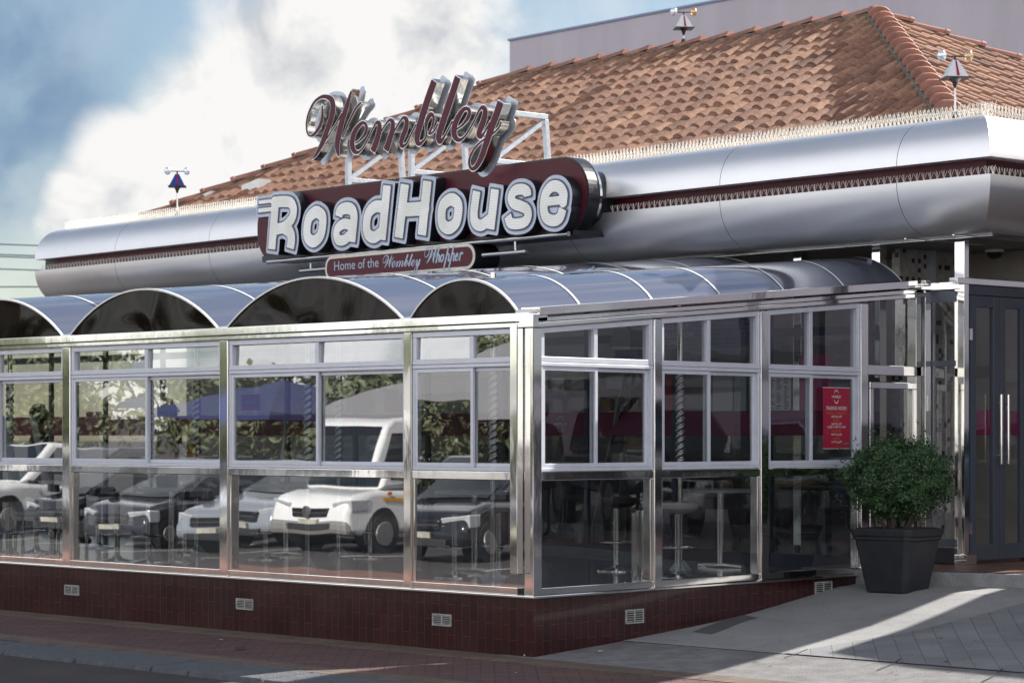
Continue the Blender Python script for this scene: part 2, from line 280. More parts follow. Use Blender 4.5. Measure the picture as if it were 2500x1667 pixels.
# ------------------------------------------------------------ builders
class MB:
    def __init__(s): s.v = []; s.f = []; s.uv = {}
    def add(s, vs, fs):
        o = len(s.v); s.v += [tuple(map(float, a)) for a in vs]; s.f += [tuple(i+o for i in f) for f in fs]; return s
    def quad(s, a, b, c, d): return s.add([a, b, c, d], [(0, 1, 2, 3)])
    def box(s, x0, x1, y0, y1, z0, z1):
        if x0 > x1: x0, x1 = x1, x0
        if y0 > y1: y0, y1 = y1, y0
        return s.add([(x0, y0, z0), (x1, y0, z0), (x1, y1, z0), (x0, y1, z0), (x0, y0, z1), (x1, y0, z1), (x1, y1, z1), (x0, y1, z1)],
                     [(3, 2, 1, 0), (4, 5, 6, 7), (0, 1, 5, 4), (1, 2, 6, 5), (2, 3, 7, 6), (3, 0, 4, 7)])
    def hexa(s, p): return s.add(p, [(3, 2, 1, 0), (4, 5, 6, 7), (0, 1, 5, 4), (1, 2, 6, 5), (2, 3, 7, 6), (3, 0, 4, 7)])
    def beam(s, a, b, w, h, up=(0, 0, 1)):
        a = Vector(a); b = Vector(b); d = (b-a).normalized(); u = Vector(up); r = d.cross(u).normalized(); u = r.cross(d)
        p = []
        for q in (a, b):
            for i, j in ((-1, -1), (1, -1), (1, 1), (-1, 1)): p.append(q+r*(w/2*i)+u*(h/2*j))
        return s.add(p, [(0, 1, 2, 3), (7, 6, 5, 4), (0, 4, 5, 1), (1, 5, 6, 2), (2, 6, 7, 3), (3, 7, 4, 0)])
    def tube(s, pts, r, n=10, cap=True, spiral=0):
        pts = [Vector(p) for p in pts]; rs = r if isinstance(r, (list, tuple)) else [r]*len(pts)
        o = len(s.v); ref = None
        for i, p in enumerate(pts):
            d = (pts[min(i+1, len(pts)-1)]-pts[max(i-1, 0)]).normalized()
            if ref is None: ref = Vector((0, 0, 1)) if abs(d.z) < .9 else Vector((1, 0, 0))
            a = d.cross(ref).normalized(); b = d.cross(a).normalized(); ref = b.cross(d) if False else ref
            for k in range(n):
                t = 2*pi*k/n; s.v.append(tuple(p+a*(rs[i]*cos(t))+b*(rs[i]*sin(t))))
        for i in range(len(pts)-1):
            for k in range(n):
                k2 = (k+1) % n; s.f.append((o+i*n+k, o+(i+1)*n+k, o+(i+1)*n+k2, o+i*n+k2))
        if cap:
            s.f.append(tuple(o+k for k in range(n))); s.f.append(tuple(o+(len(pts)-1)*n+k for k in range(n-1, -1, -1)))
        return s
    def lathe(s, prof, c=(0, 0, 0), n=20):
        o = len(s.v)
        for r, z in prof:
            for k in range(n): t = 2*pi*k/n; s.v.append((c[0]+r*cos(t), c[1]+r*sin(t), c[2]+z))
        for i in range(len(prof)-1):
            for k in range(n): k2 = (k+1) % n; s.f.append((o+i*n+k, o+i*n+k2, o+(i+1)*n+k2, o+(i+1)*n+k))
        s.f.append(tuple(o+k for k in range(n-1, -1, -1))); s.f.append(tuple(o+(len(prof)-1)*n+k for k in range(n)))
        return s
    def build(s, name, m, parent=None, smooth=False, bevel=0, loc=None, rot=None, recalc=True, uvbox=False):
        me = bpy.data.meshes.new(name); me.from_pydata(s.v, [], s.f)
        if recalc:
            b = bmesh.new(); b.from_mesh(me); bmesh.ops.recalc_face_normals(b, faces=b.faces); b.to_mesh(me); b.free()
        ms = m if isinstance(m, (list, tuple)) else [m]
        for q in ms: me.materials.append(q)
        if uvbox:
            ul = me.uv_layers.new(name='UVMap')
            for p in me.polygons:
                nx, ny, nz = map(abs, p.normal)
                for li in p.loop_indices:
                    x, y, z = me.vertices[me.loops[li].vertex_index].co
                    ul.data[li].uv = (y, z) if nx > max(ny, nz) else ((x+.06, z) if ny > nz else (x, y))
        if smooth:
            for p in me.polygons: p.use_smooth = True
            try: me.set_sharp_from_angle(angle=radians(38))
            except Exception: pass
        o = bpy.data.objects.new(name, me); COL.objects.link(o)
        if parent is not None: o.parent = parent
        if loc: o.location = loc
        if rot is not None: o.rotation_euler = (0, 0, rot)
        if bevel:
            md = o.modifiers.new('bevel', 'BEVEL'); md.width = bevel; md.segments = 2; md.limit_method = 'ANGLE'
        return o
def tag(o, label=None, cat=None, group=None, kind=None):
    for k, v in (('label', label), ('category', cat), ('group', group), ('kind', kind)):
        if v: o[k] = v
    return o
def thing(name, label, cat, loc=(0, 0, 0), rot=0, group=None):
    o = bpy.data.objects.new(name, None); COL.objects.link(o); o.location = loc; o.rotation_euler = (0, 0, rot); o.empty_display_size = .2
    return tag(o, label, cat, group)
def copy_tree(o, parent=None):
    c = o.copy(); COL.objects.link(c)
    if parent is not None: c.parent = parent
    for ch in list(o.children): copy_tree(ch, c)
    return c
DG = None
def text_mesh(s, size, m, name, parent=None, depth=0, sx=1.0, align='CENTER'):
    cu = bpy.data.curves.new(name, 'FONT'); cu.body = s; cu.size = size; cu.align_x = align; cu.extrude = depth; cu.resolution_u = 3
    o = bpy.data.objects.new(name, cu); COL.objects.link(o)
    me = bpy.data.meshes.new_from_object(o.evaluated_get(bpy.context.evaluated_depsgraph_get()))
    COL.objects.unlink(o); bpy.data.objects.remove(o)
    for v in me.vertices: v.co.x *= sx
    me.materials.clear(); me.materials.append(m)
    r = bpy.data.objects.new(name, me); COL.objects.link(r)
    if parent is not None: r.parent = parent
    return r
def wall_text(s, size, m, name, parent, P, right, up=(0, 0, 1), **k):
    """text lying on a wall: right/up are unit vectors in the parent's frame"""
    o = text_mesh(s, size, m, name, parent, **k)
    r = Vector(right); u = Vector(up); n = r.cross(u)
    M = Matrix((r, u, n)).transposed().to_4x4(); M.translation = Vector(P); o.matrix_local = M
    return o

# ============================================================ SETTING
HX = [(-60, 0), (0, 0), (.9, .05), (1.9, .12), (2.46, .165), (3.0, .232), (3.87, .352), (4.3, .375), (60, .375)]
def gh(x): return float(np.interp(x, [a for a, b in HX], [b for a, b in HX]))
def struct(o): o['kind'] = 'structure'; return o
m = MB(); xs = [-400, -30, -14, -9, -5, -2.47, 0, 400]; zs = [-.35, -.35, -.33, -.22, -.12, -.045, -.045, -.045]
for i in range(len(xs)-1): m.quad((xs[i], -400, zs[i]), (xs[i+1], -400, zs[i+1]), (xs[i+1], 600, zs[i+1]), (xs[i], 600, zs[i]))
struct(m.build('road', ROADM))
m = MB(); m.box(-1.9, .35, -14, 40, -.10, 0); struct(m.build('pavement', BRICKM))
m = MB(); m.box(-.385, -.004, .0, 40, -.02, .004); m.box(-.385, -.08, -14, 0, -.02, .004); struct(m.build('inner_paving_band', BAND))
m = MB(); m.box(-1.9, -1.58, -14, 40, -.02, .004); struct(m.build('outer_paving_band', BAND))
m = MB(); rk = random.Random(3); y = -14
while y < 40:
    l = rk.uniform(.42, .95) if rk.random() < .75 else .95; g = .026; dz = rk.uniform(-.006, .006); e = rk.uniform(-.012, .012)
    m.hexa([(-2.42+e, y+g, -.12), (-1.905, y+g, -.12), (-1.905, y+l, -.12), (-2.42+e, y+l, -.12),
            (-2.36+e, y+g, -.012+dz), (-1.905, y+g, .006+dz), (-1.905, y+l, .006+dz), (-2.36+e, y+l, -.012+dz)]); y += l
struct(m.build('kerb', KERBM, bevel=.012))
def sheet(name, mt, x0, x1, y0, y1, dz, n=40):
    m = MB(); xs = sorted(set([x0, x1]+[a for a, b in HX if x0 < a < x1]+list(np.linspace(x0, min(x1, 6), n))))
    for i in range(len(xs)-1): m.quad((xs[i], y0, gh(xs[i])+dz), (xs[i+1], y0, gh(xs[i+1])+dz), (xs[i+1], y1, gh(xs[i+1])+dz), (xs[i], y1, gh(xs[i])+dz))
    return struct(m.build(name, mt))
sheet('asphalt_strip', ASPH, -.08, 1.02, -14, .3, .005)
sheet('plaza', PAVC2, 1.02, 40, -40, .3, .009)
m = MB()
xs = list(np.linspace(1.02, 4.4, 26))+[12]
for i in range(len(xs)-1):
    f = lambda x: -1.35-.16*(min(x, 5)-1.02)-.25
    m.quad((xs[i], -14, gh(xs[i])+.013), (xs[i+1], -14, gh(xs[i+1])+.013), (xs[i+1], f(xs[i+1]), gh(xs[i+1])+.013), (xs[i], f(xs[i]), gh(xs[i])+.013))
struct(m.build('herringbone_plaza_paving', PAVC))
m = MB()
pl = [(4.12, .02), (4.30, -.65), (4.51, -1.47), (5.5, -6), (40, -6), (40, .6), (4.12, .6)]
for zt, zb in ((.5, .2),):
    n = len(pl); o = [(x, y, zb) for x, y in pl]+[(x, y, zt) for x, y in pl]
    m.add(o, [tuple(range(n-1, -1, -1)), tuple(range(n, 2*n))]+[(i, (i+1) % n, n+(i+1) % n, n+i) for i in range(n)])
struct(m.build('entrance_step', CONC, bevel=.01))
m = MB(); p2 = [(4.2, .02), (4.37, -.65), (4.58, -1.47), (5.57, -6), (40, -6), (40, .6)]
m.add([(x, y, .505) for x, y in p2], [tuple(range(6))]); struct(m.build('entrance_tiles', REDSTEP))
# two steel access covers and bits of litter
for pts in (((1690, 1545), (1765, 1531), (1812, 1535), (1738, 1550)), ((1752, 1531), (1800, 1524), (1850, 1530), (1805, 1536))):
    q = [hit(u, v, (0, 0, 1), (0, 0, .1)) for u, v in pts]; m = MB(); m.add([(a[0], a[1], gh(a[0])+.012) for a in q], [(0, 1, 2, 3)])
    o = m.build('drain_cover', mat('dark_checker_plate', (.11, .11, .115), .6, bump=1, bscale=60))
    tag(o, 'dark drain cover in the grey paving nearer the maroon corner' if pts[0][0] == 1690 else 'dark drain cover in the grey paving farther up the slope', 'drain cover', 'covers in the paving beside the plinth')
def litter(u, v, s, a, mt, label):
    p = hit(u, v, (0, 0, 1), (0, 0, .02)); m = MB(); r = random.Random(u)
    m.add([(s*cos(a+t)*r.uniform(.6, 1), .6*s*sin(a+t)*r.uniform(.6, 1), r.uniform(.002, .02)) for t in (0, 1.3, 2.4, 3.4, 4.6)], [(0, 1, 2, 3, 4)])
    tag(m.build('litter', mt, loc=(p[0], p[1], gh(p[0])+.01)), label, 'litter')
litter(1468, 1596, .045, .4, PAPER, 'crumpled white paper scrap on dark asphalt beside the maroon plinth corner')
litter(1262, 1641, .03, 1, PAPER, 'tiny white scrap on the brick pavement below the corner')
litter(1280, 1558+40, .01, 1, PAPER, 'small pale crumb at the foot of the maroon corner')
litter(540, 1559, .03, 0, PAPER, 'pale scrap on the brick pavement beside the kerb')
litter(590, 1579, .10, .2, BACKP if False else mat('dead_leaf', (.03, .025, .02), .8), 'dark dead leaves on the brick pavement left of middle')

m = MB(); rg = random.Random(21)
for k in range(70):
    x, y = rg.uniform(-1.5, 4.0), -rg.uniform(.2, 4.5); r = rg.uniform(.008, .022); zz_ = gh(x)+(.016 if x > 1 else .011)
    m.add([(x+r*cos(a)*rg.uniform(.7, 1), y+r*sin(a)*rg.uniform(.7, 1), zz_+.002) for a in np.linspace(0, 2*pi, 8)[:-1]], [tuple(range(7))])
tag(m.build('gum_spots', mat('dark_gum', (.05, .05, .05), .8)), kind='stuff')
m = MB()
for pts in (((1650, 705), (1690, 696), (1725, 688), (1760, 675)), ((2150, 755), (2195, 742), (2230, 728), (2250, 718)), ((1205, 656), (1235, 650), (1270, 645), (1316, 634))):
    q = [hit(1300+u/1.96, 1250+v/1.96, (0, 0, 1), (0, 0, .12)) for u, v in pts]
    for a, b in zip(q[:-1], q[1:]):
        m.beam((a[0], a[1], gh(a[0])+.016), (b[0], b[1], gh(b[0])+.016), rg.uniform(.005, .011), .003)
struct(m.build('paving_cracks', mat('dark_crack', (.03, .03, .03), .9)))
# ============================================================ TALL BUILDING BEHIND
tb = thing('tall_building', 'plain lavender grey rendered building rising behind the tiled roof', 'building', m2w(14, 22.2), -AM)
m = MB(); m.box(0, 14, -60, 0, 0, 9.36); m.build('wall', RENDER, tb)
m = MB(); m.box(-.03, 14.03, -60.03, .03, 9.36, 9.40); m.build('parapet_cap', mat('blue_parapet_flashing', (.22, .25, .42), .5), tb)
bb = thing('advertising_board', 'pale board with teal patch fixed low on the lavender building', 'sign', m2w(13.9, 0), -AM)
q = [hitm(u, v, xm=13.9) for u, v in ((2425, 158), (2560, 137), (2560, 215), (2425, 215))]
m = MB(); m.add([(dx, a[1], a[2]) for dx in (0, -.08) for a in q], [(0, 1, 2, 3), (7, 6, 5, 4), (0, 4, 5, 1), (1, 5, 6, 2), (2, 6, 7, 3), (3, 7, 4, 0)])
m.build('panel', mat('pale_lilac_board', (.42, .43, .52), .5), bb)
q = [hitm(u, v, xm=13.8) for u, v in ((2472, 158), (2490, 156), (2490, 164), (2472, 166))]; m = MB(); m.add([(-.11, a[1], a[2]) for a in q], [(0, 1, 2, 3)]); m.build('teal_patch', mat('teal_print', (.10, .32, .36), .5), bb)
a = hitm(2466, 168, xm=13.8); b = hitm(2490, 165, xm=13.8)
wall_text('Advance', .30, WHITE, 'lettering', bb, (-.13, (a[1]+b[1])/2, a[2]-.02), (0, -1, 0), (0, 0, 1), sx=.62)

# ============================================================ RESTAURANT BUILDING
rb = thing('restaurant', 'diner building with brushed metal fascia, maroon band and hipped terracotta roof', 'building', (MB0[0], MB0[1], 0), -AM)
ZT, ZU, ZL, ZB = 4.51, 4.08, 3.93, 3.48
YL = 16.1; XR = 10.0; RD = .45
up = [(RD-RD*cos(t), ZU+(ZT-ZU)*sin(t)) for t in np.linspace(0, pi/2, 15)]
dn = [(RD-RD*cos(t), ZL-(ZL-ZB)*sin(t)) for t in np.linspace(0, pi/2, 15)]
seams = [1.03+2.17*k for k in range(7)]+[]
def fascia(prof, name, m):
    g = .003
    edges = [None]+seams+[YL]
    for i in range(len(edges)-1):
        a = edges[i]; b = edges[i+1]
        for (d0, z0), (d1, z1) in zip(prof[:-1], prof[1:]):
            ya0 = d0 if a is None else a+g; ya1 = d1 if a is None else a+g; yb = b-g
            m.quad((d0, ya0, z0), (d0, yb, z0), (d1, yb, z1), (d1, ya1, z1))
    xe = [None, 3.2, 5.37, 7.54, XR]
    for i in range(len(xe)-1):
        a = xe[i]; b = xe[i+1]
        for (d0, z0), (d1, z1) in zip(prof[:-1], prof[1:]):
            m.quad((d0 if a is None else a+g, d0, z0), (b-g, d0, z0), (b-g, d1, z1), (d1 if a is None else a+g, d1, z1))
    o = m.build(name, BRUSH, rb, smooth=False, recalc=False)
    b = bmesh.new(); b.from_mesh(o.data); bmesh.ops.remove_doubles(b, verts=b.verts, dist=.0004); b.to_mesh(o.data); b.free()
    for p in o.data.polygons: p.use_smooth = True
    o.data.set_sharp_from_angle(angle=radians(30)); return o
fascia(up, 'upper_fascia', MB()); fascia(dn, 'lower_fascia', MB())
def inner(prof, off):
    return [(d+off, z) for d, z in prof]
m = MB()
full = [(RD+.02, ZB+.02)]+[(d+.02, z) for d, z in dn[::-1]]+[(.16, ZL-.01), (.16, ZU+.01)]+[(d+.02, z) for d, z in up]
for (d0, z0), (d1, z1) in zip(full[:-1], full[1:]):
    m.quad((d0, d0, z0), (d0, YL-.01, z0), (d1, YL-.01, z1), (d1, d1, z1)); m.quad((d0, d0, z0), (XR, d0, z0), (XR, d1, z1), (d1, d1, z1))
m.build('fascia_core', BLACK, rb)
m = MB(); m.box(.155, .19, .16, YL-.25, ZL-.0, ZU); m.box(.16, XR, .155, .19, ZL, ZU); m.build('maroon_band', MAROON, rb)
m = MB()
for z in (ZL, ZU):
    m.quad((.002, .002, z), (.002, YL, z), (.155, YL, z), (.155, .155, z)); m.quad((.002, .002, z), (XR, .002, z), (XR, .155, z), (.155, .155, z))
m.build('band_lip', BRUSH, rb)
# left end: closed metal cheek
m = MB(); full = [(RD, ZB)]+dn[::-1]+[(.2, ZL), (.2, ZU)]+up
m.add([(d, YL-.012, z) for d, z in full]+[(RD, YL-.012, ZB)], [tuple(range(len(full)))]); m.build('end_cheek', BRUSH, rb)
m = MB(); m.box(RD, 3.0, RD, YL-.02, ZT-.04, ZT); m.box(RD, XR, RD, 3.0, ZT-.043, ZT-.003); m.build('roof_gutter_deck', STEEL, rb)
m = MB(); m.box(RD, XR, RD, YL-.02, ZB, ZB+.03); m.build('soffit', mat('soffit_panel', (.12, .115, .11), .35, var=.1), rb)
m = MB()
for y in (.75, 1.3): m.box(RD, YL*0+XR, y-.01, y+.01, ZB-.008, ZB+.002)
m.box(.62, .65, RD, YL, ZB-.02, ZB); m.build('soffit_trim', CHROME, rb)
# bird spikes
def spikes(name, pts, h, gap, sp, r=.0017, m=None):
    m = m or MB(); rr = random.Random(5)
    for (a, b, side) in pts:
        a = Vector(a); b = Vector(b); d = (b-a); Ln = d.length; d.normalize(); s = Vector(side); n = int(Ln/gap)
        for i in range(n):
            p = a+d*(i*gap)
            for k, (j, q) in enumerate(((1, .5), (-1, .5), (.7, -.9), (-.7, -.9), (0, 0))):
                t = p+Vector((0, 0, h*rr.uniform(.88, 1.05)*(1 if q > -.5 else .92)))+d*(j*sp)+s*(q*sp)
                m.beam(p, t, r*2, r*2, up=(.3, .2, .9) if j == 0 else (0, 0, 1))
        m.beam(a, b, .02, .006)
    return m.build(name, WIRE, rb, recalc=False)
spikes('top_spikes', [((.42, .3, ZT), (.42, YL, ZT), (1, 0, 0)), ((.62, .6, ZT), (.62, YL, ZT), (1, 0, 0)), ((.42, .42, ZT), (XR, .42, ZT), (0, 1, 0))], .115, .050, .035)
spikes('band_spikes', [((.06, .02, ZL+.002), (.06, YL-.02, ZL+.002), (1, 0, 0)), ((.05, .06, ZL+.002), (XR, .06, ZL+.002), (0, 1, 0))], .075, .075, .022, r=.0011)

# ---- tiled roof
XE, ZE, XA, ZA = .8, 4.50, 4.3, 6.37; YR, YAR, YAL = 1.05, 4.86, 11.16; YLc = 14.66
def tiles(name, orig, ud, vd, U, V, clips, parent, cu=.205, cv=.31):
    ud = Vector(ud).normalized(); vd = Vector(vd).normalized(); nn = ud.cross(vd).normalized()
    if nn.z < 0: nn = -nn
    vs = []; fs = []; uvs = []; K = 9
    rt = random.Random(11)
    for i in range(int(U/cu)+1):
        for j in range(int(V/cv)+2):
            base = len(vs); jz = rt.uniform(-.005, .007); jv = rt.uniform(-.018, .018)
            for row, (v, lift) in enumerate(((j*cv-.035+jv, .000), (j*cv-.03+jv, .024+jz), ((j+1)*cv+.02, .003+jz))):
                for k in range(K+1):
                    f = k/K; t = (f-.5)/.43
                    h = .092*math.sqrt(max(0, 1-t*t)) if abs(t) < 1 else -.012
                    if row == 0: h = h*.0
                    p = Vector(orig)+ud*((i+f)*cu)+vd*v+nn*(h*(1 if row else .2)+lift)
                    vs.append(p)
            for r in range(2):
                for k in range(K):
                    a = base+r*(K+1)+k; fs.append((a, a+1, a+K+2, a+K+1)); uvs.append((i+.5, j+.5))
    me = bpy.data.meshes.new(name); me.from_pydata([tuple(v) for v in vs], [], fs); me.materials.append(TILE)
    ul = me.uv_layers.new(name='tile')
    for p, w in zip(me.polygons, uvs):
        for li in p.loop_indices: ul.data[li].uv = w
    b = bmesh.new(); b.from_mesh(me)
    for co, no in clips:
        bmesh.ops.bisect_plane(b, geom=b.verts[:]+b.edges[:]+b.faces[:], plane_co=co, plane_no=no, clear_outer=True)
    b.to_mesh(me); b.free()
    for p in me.polygons: p.use_smooth = True
    try: me.set_sharp_from_angle(angle=radians(50))
    except Exception: pass
    o = bpy.data.objects.new(name, me); COL.objects.link(o); o.parent = parent; return o
rf = MB()
rf.quad((XE, YR, ZE-.01), (XE, YLc, ZE-.01), (XA, YAL, ZA-.01), (XA, YAR, ZA-.01)); rf.add([(XE, YR, ZE-.01), (7.8, YR, ZE-.01), (XA, YAR, ZA-.01)], [(0, 1, 2)])
rf.quad((7.8, YR, ZE-.01), (7.8, YLc, ZE-.01), (XA, YAL, ZA-.01), (XA, YAR, ZA-.01)); rf.add([(XE, YLc, ZE-.01), (7.8, YLc, ZE-.01), (XA, YAL, ZA-.01)], [(0, 1, 2)])
roof = rf.build('roof', mat('dark_roof_underlay', (.05, .035, .03), .9), rb)
Vf = math.hypot(XA-XE, ZA-ZE); Vs = math.hypot(YAR-YR, ZA-ZE)
# vertical clip planes through the hips
def hipn(a, b, keep):
    d = Vector((b[0]-a[0], b[1]-a[1], 0)); n = Vector((-d.y, d.x, 0)); k = Vector((keep[0]-a[0], keep[1]-a[1], 0))
    return (-n if n.dot(k) > 0 else n)
A = (XE, YR); B = (XA, YAR); Cq = (XE, YLc); D = (XA, YAL)
tiles('front_tiles', (XE-.1, YR-.1, ZE-.05), (0, 1, 0), (XA-XE, 0, ZA-ZE), YLc-YR+.2, Vf+.1,
      [((A[0], A[1], 0), hipn(A, B, (XE, 8))), ((Cq[0], Cq[1], 0), hipn(Cq, D, (XE, 8))), ((XA, 0, 0), Vector((1, 0, 0)))], roof)
E2 = (7.8, YR)
tiles('side_tiles', (7.9, YR-.1, ZE-.05), (-1, 0, 0), (0, YAR-YR, ZA-ZE), 7.2, Vs+.1,
      [((A[0], A[1], 0), hipn(A, B, (4, YR))), ((E2[0], E2[1], 0), hipn(E2, B, (4, YR)))], roof)
def caps(name, a, b, r, step, matl, bed=.13, drop=.10):
    m = MB(); a = Vector(a); b = Vector(b); d = b-a; n = max(1, int(d.length/step)); d = d/n; dn_ = d.normalized()
    side = dn_.cross(Vector((0, 0, 1))).normalized(); upv = side.cross(dn_)
    K = 9
    for i in range(n):
        p0 = a+d*i+upv*.035; p1 = a+d*(i+1)+d*.12; o = len(m.v)
        for (p, rr) in ((p0, r*1.12), (p0+d*.12, r*1.15), (p0+d*.14, r), (p1, r*.88)):
            for k in range(K+1):
                t = pi*k/K; m.v.append(tuple(p+side*(rr*cos(t))+upv*(rr*.85*sin(t))))
        for q in range(3):
            for k in range(K): m.f.append((o+q*(K+1)+k, o+q*(K+1)+k+1, o+(q+1)*(K+1)+k+1, o+(q+1)*(K+1)+k))
        m.f.append(tuple(o+k for k in range(K+1)))
    o = m.build(name, matl, roof, smooth=True)
    mb_ = MB(); mb_.beam(a-upv*drop/2, b-upv*drop/2, bed*2, drop+.05, up=upv); mb_.build('mortar_bed', MORTAR, roof, bevel=.02)
    return o
zc = .07
caps('hip_caps', (XE+.1, YR+.1, ZE+zc+.05), (XA, YAR, ZA+zc), .115, .30, RIDGET)
caps('hip_caps', (7.8, YR, ZE+zc), (XA, YAR, ZA+zc), .07, .42, RIDGET, bed=.07)
caps('ridge_caps', (XA, YAR, ZA+zc), (XA, YAL, ZA+zc), .075, .42, RIDGET, bed=.075)
caps('hip_caps', (XE, YLc, ZE+zc), (XA, YAL, ZA+zc), .075, .42, RIDGET, bed=.07)

# ---- steel columns and walls under the soffit
def steel_post(u, xm, w, z0, z1):
    y = hitm(u, 600, xm=xm)[1]; m = MB(); m.box(xm, xm+w, y-w/2, y+w/2, z0, z1); m.build('steel_post', CHROME, rb, bevel=.004)
for u in (1946, 2138): steel_post(u, 1.0, .10, .45, ZB-.001)
m = MB(); m.box(.80, .87, .90, 1.015, .60, ZB-.001); m.box(.78, .93, .86, 1.04, .505, .60); m.build('entrance_column', CHROME, rb, bevel=.006)
m = MB(); m.box(2.4, 2.5, .5, 16, .3, ZB-.001); m.build('back_wall', MARBLE, rb)
m = MB(); m.box(2.5, XR, 15.9, 16, .3, ZB-.001); m.build('end_wall', MARBLE, rb)
# door wall along y' = .95
def dx(u): return hitm(u, 1000, ym=.95)[0]
X0 = dx(2366); XM0 = dx(2431.5); XM1 = dx(2444); X3 = X0+2*(XM0-X0)+.02
zt = hitm(2400, 716, ym=.95)[2]
def zz(v, u=2400): return hitm(u, v, ym=.95)[2]
ztop = zz(722)
m = MB(); m.box(X0-.13, X0-.02, .93, 1.0, .505, ztop+.04); m.box(X0-.13, X3+3, .915, 1.0, ztop, ztop+.09); m.box(X3+.02, X3+.12, .93, 1.0, .505, ztop); m.build('door_frame', ALUD, rb, bevel=.004)
m = MB(); m.box(X0-.24, X3+3, .895, .99, ztop+.092, ztop+.15); m.build('steel_lintel', CHROME, rb, bevel=.004)
for i, (a, b, hs) in enumerate(((X0-.018, XM0+.012, 1), (XM0+.018, X3+.015, -1))):
    st = .085
    m = MB(); m.box(a, a+st, .92, .97, .54, ztop-.005); m.box(b-st, b, .92, .97, .54, ztop-.005); m.box(a+st, b-st, .922, .968, ztop-.11, ztop-.005); m.box(a+st, b-st, .922, .968, .54, .68)
    d = m.build('door', ALUD, rb, bevel=.004)
    m = MB(); m.quad((a+st, .945, .68), (b-st, .945, .68), (b-st, .945, ztop-.11), (a+st, .945, ztop-.11)); m.build('pane', GLASSD, d)
    m = MB(); z1 = zz(1062); z0 = zz(1002); m.box(a+st, b-st, .952, .956, z0, z1); m.build('magenta_stripe', MAGENTA, d)
    xh = b-.05 if hs == 1 else a+.05
    m = MB(); m.tube([(xh, .86, 1.42), (xh, .86, 2.06)], .016, 12)
    for z in (1.5, 1.98): m.tube([(xh, .86, z), (xh, .93, z)], .008, 8)
    m.build('handle', CHROME, d, smooth=True)
    for z in (.78, 2.55):
        m = MB(); xx = a-.03 if hs == 1 else b-.01; m.box(xx, xx+.045, .905, .925, z, z+.11); m.build('hinge', CHROME, d, bevel=.003)
# mosaic wall seen through and above the doors, poster on it
m = MB(); m.box(1.35, 6.0, 2.1, 2.2, .5, ZB-.001); m.build('mosaic_wall', MOSAIC, rb)
m = MB()
for x in (1.75, 2.9): m.box(x, x+.05, 2.02, 2.1, .5, ZB-.001)
m.build('steel_trim', STEEL, rb)
# ============================================================ GLAZED DINING ROOM
en = thing('glazed_dining_room', 'glazed steel dining room on a maroon granite plinth under curved roof sheets', 'conservatory')
YE = 15.4
m = MB(); m.box(0, .3, .0, YE, -.02, .445); m.box(.3, 4.3, 0, .3, -.02, .445); m.build('plinth', GRANITE, en, uvbox=True)
m = MB(); m.box(-.03, .32, -.03, YE, .447, .466); m.box(.32, 5.38, -.03, .32, .447, .466); m.build('plinth_ledge', CHROME, en, bevel=.004)
m = MB(); m.box(.3, 6.6, .3, YE, .40, .452); m.build('floor', FLOORT, en)
POSTS_L = [(1.342, 1.428), (3.646, 3.753), (5.962, 6.079), (8.27, 8.38), (10.58, 10.69), (12.9, 13.0), (15.2, 15.3)]
POSTS_R = [(1.403, 1.498), (2.781, 2.881), (4.206, 4.31)]
HEAD = lambda x: 2.503+.0852*max(0, x-.09)
def post(x0, x1, y0, y1, zt):
    m = MB(); m.box(x0, x1, y0, y1, .466, zt); return m.build('post', CHROME, en, bevel=.005)
post(0, .095, 0, .094, 2.50)
for a, b in POSTS_L: post(-.006, .10, a, b, 2.503)
for a, b in POSTS_R: post(a, b, -.006, .10, HEAD(a)-.002)
m = MB(); m.box(-.075, -.008, .097, .176, .63, 2.53); m.build('downpipe', CHROME, en, bevel=.006)
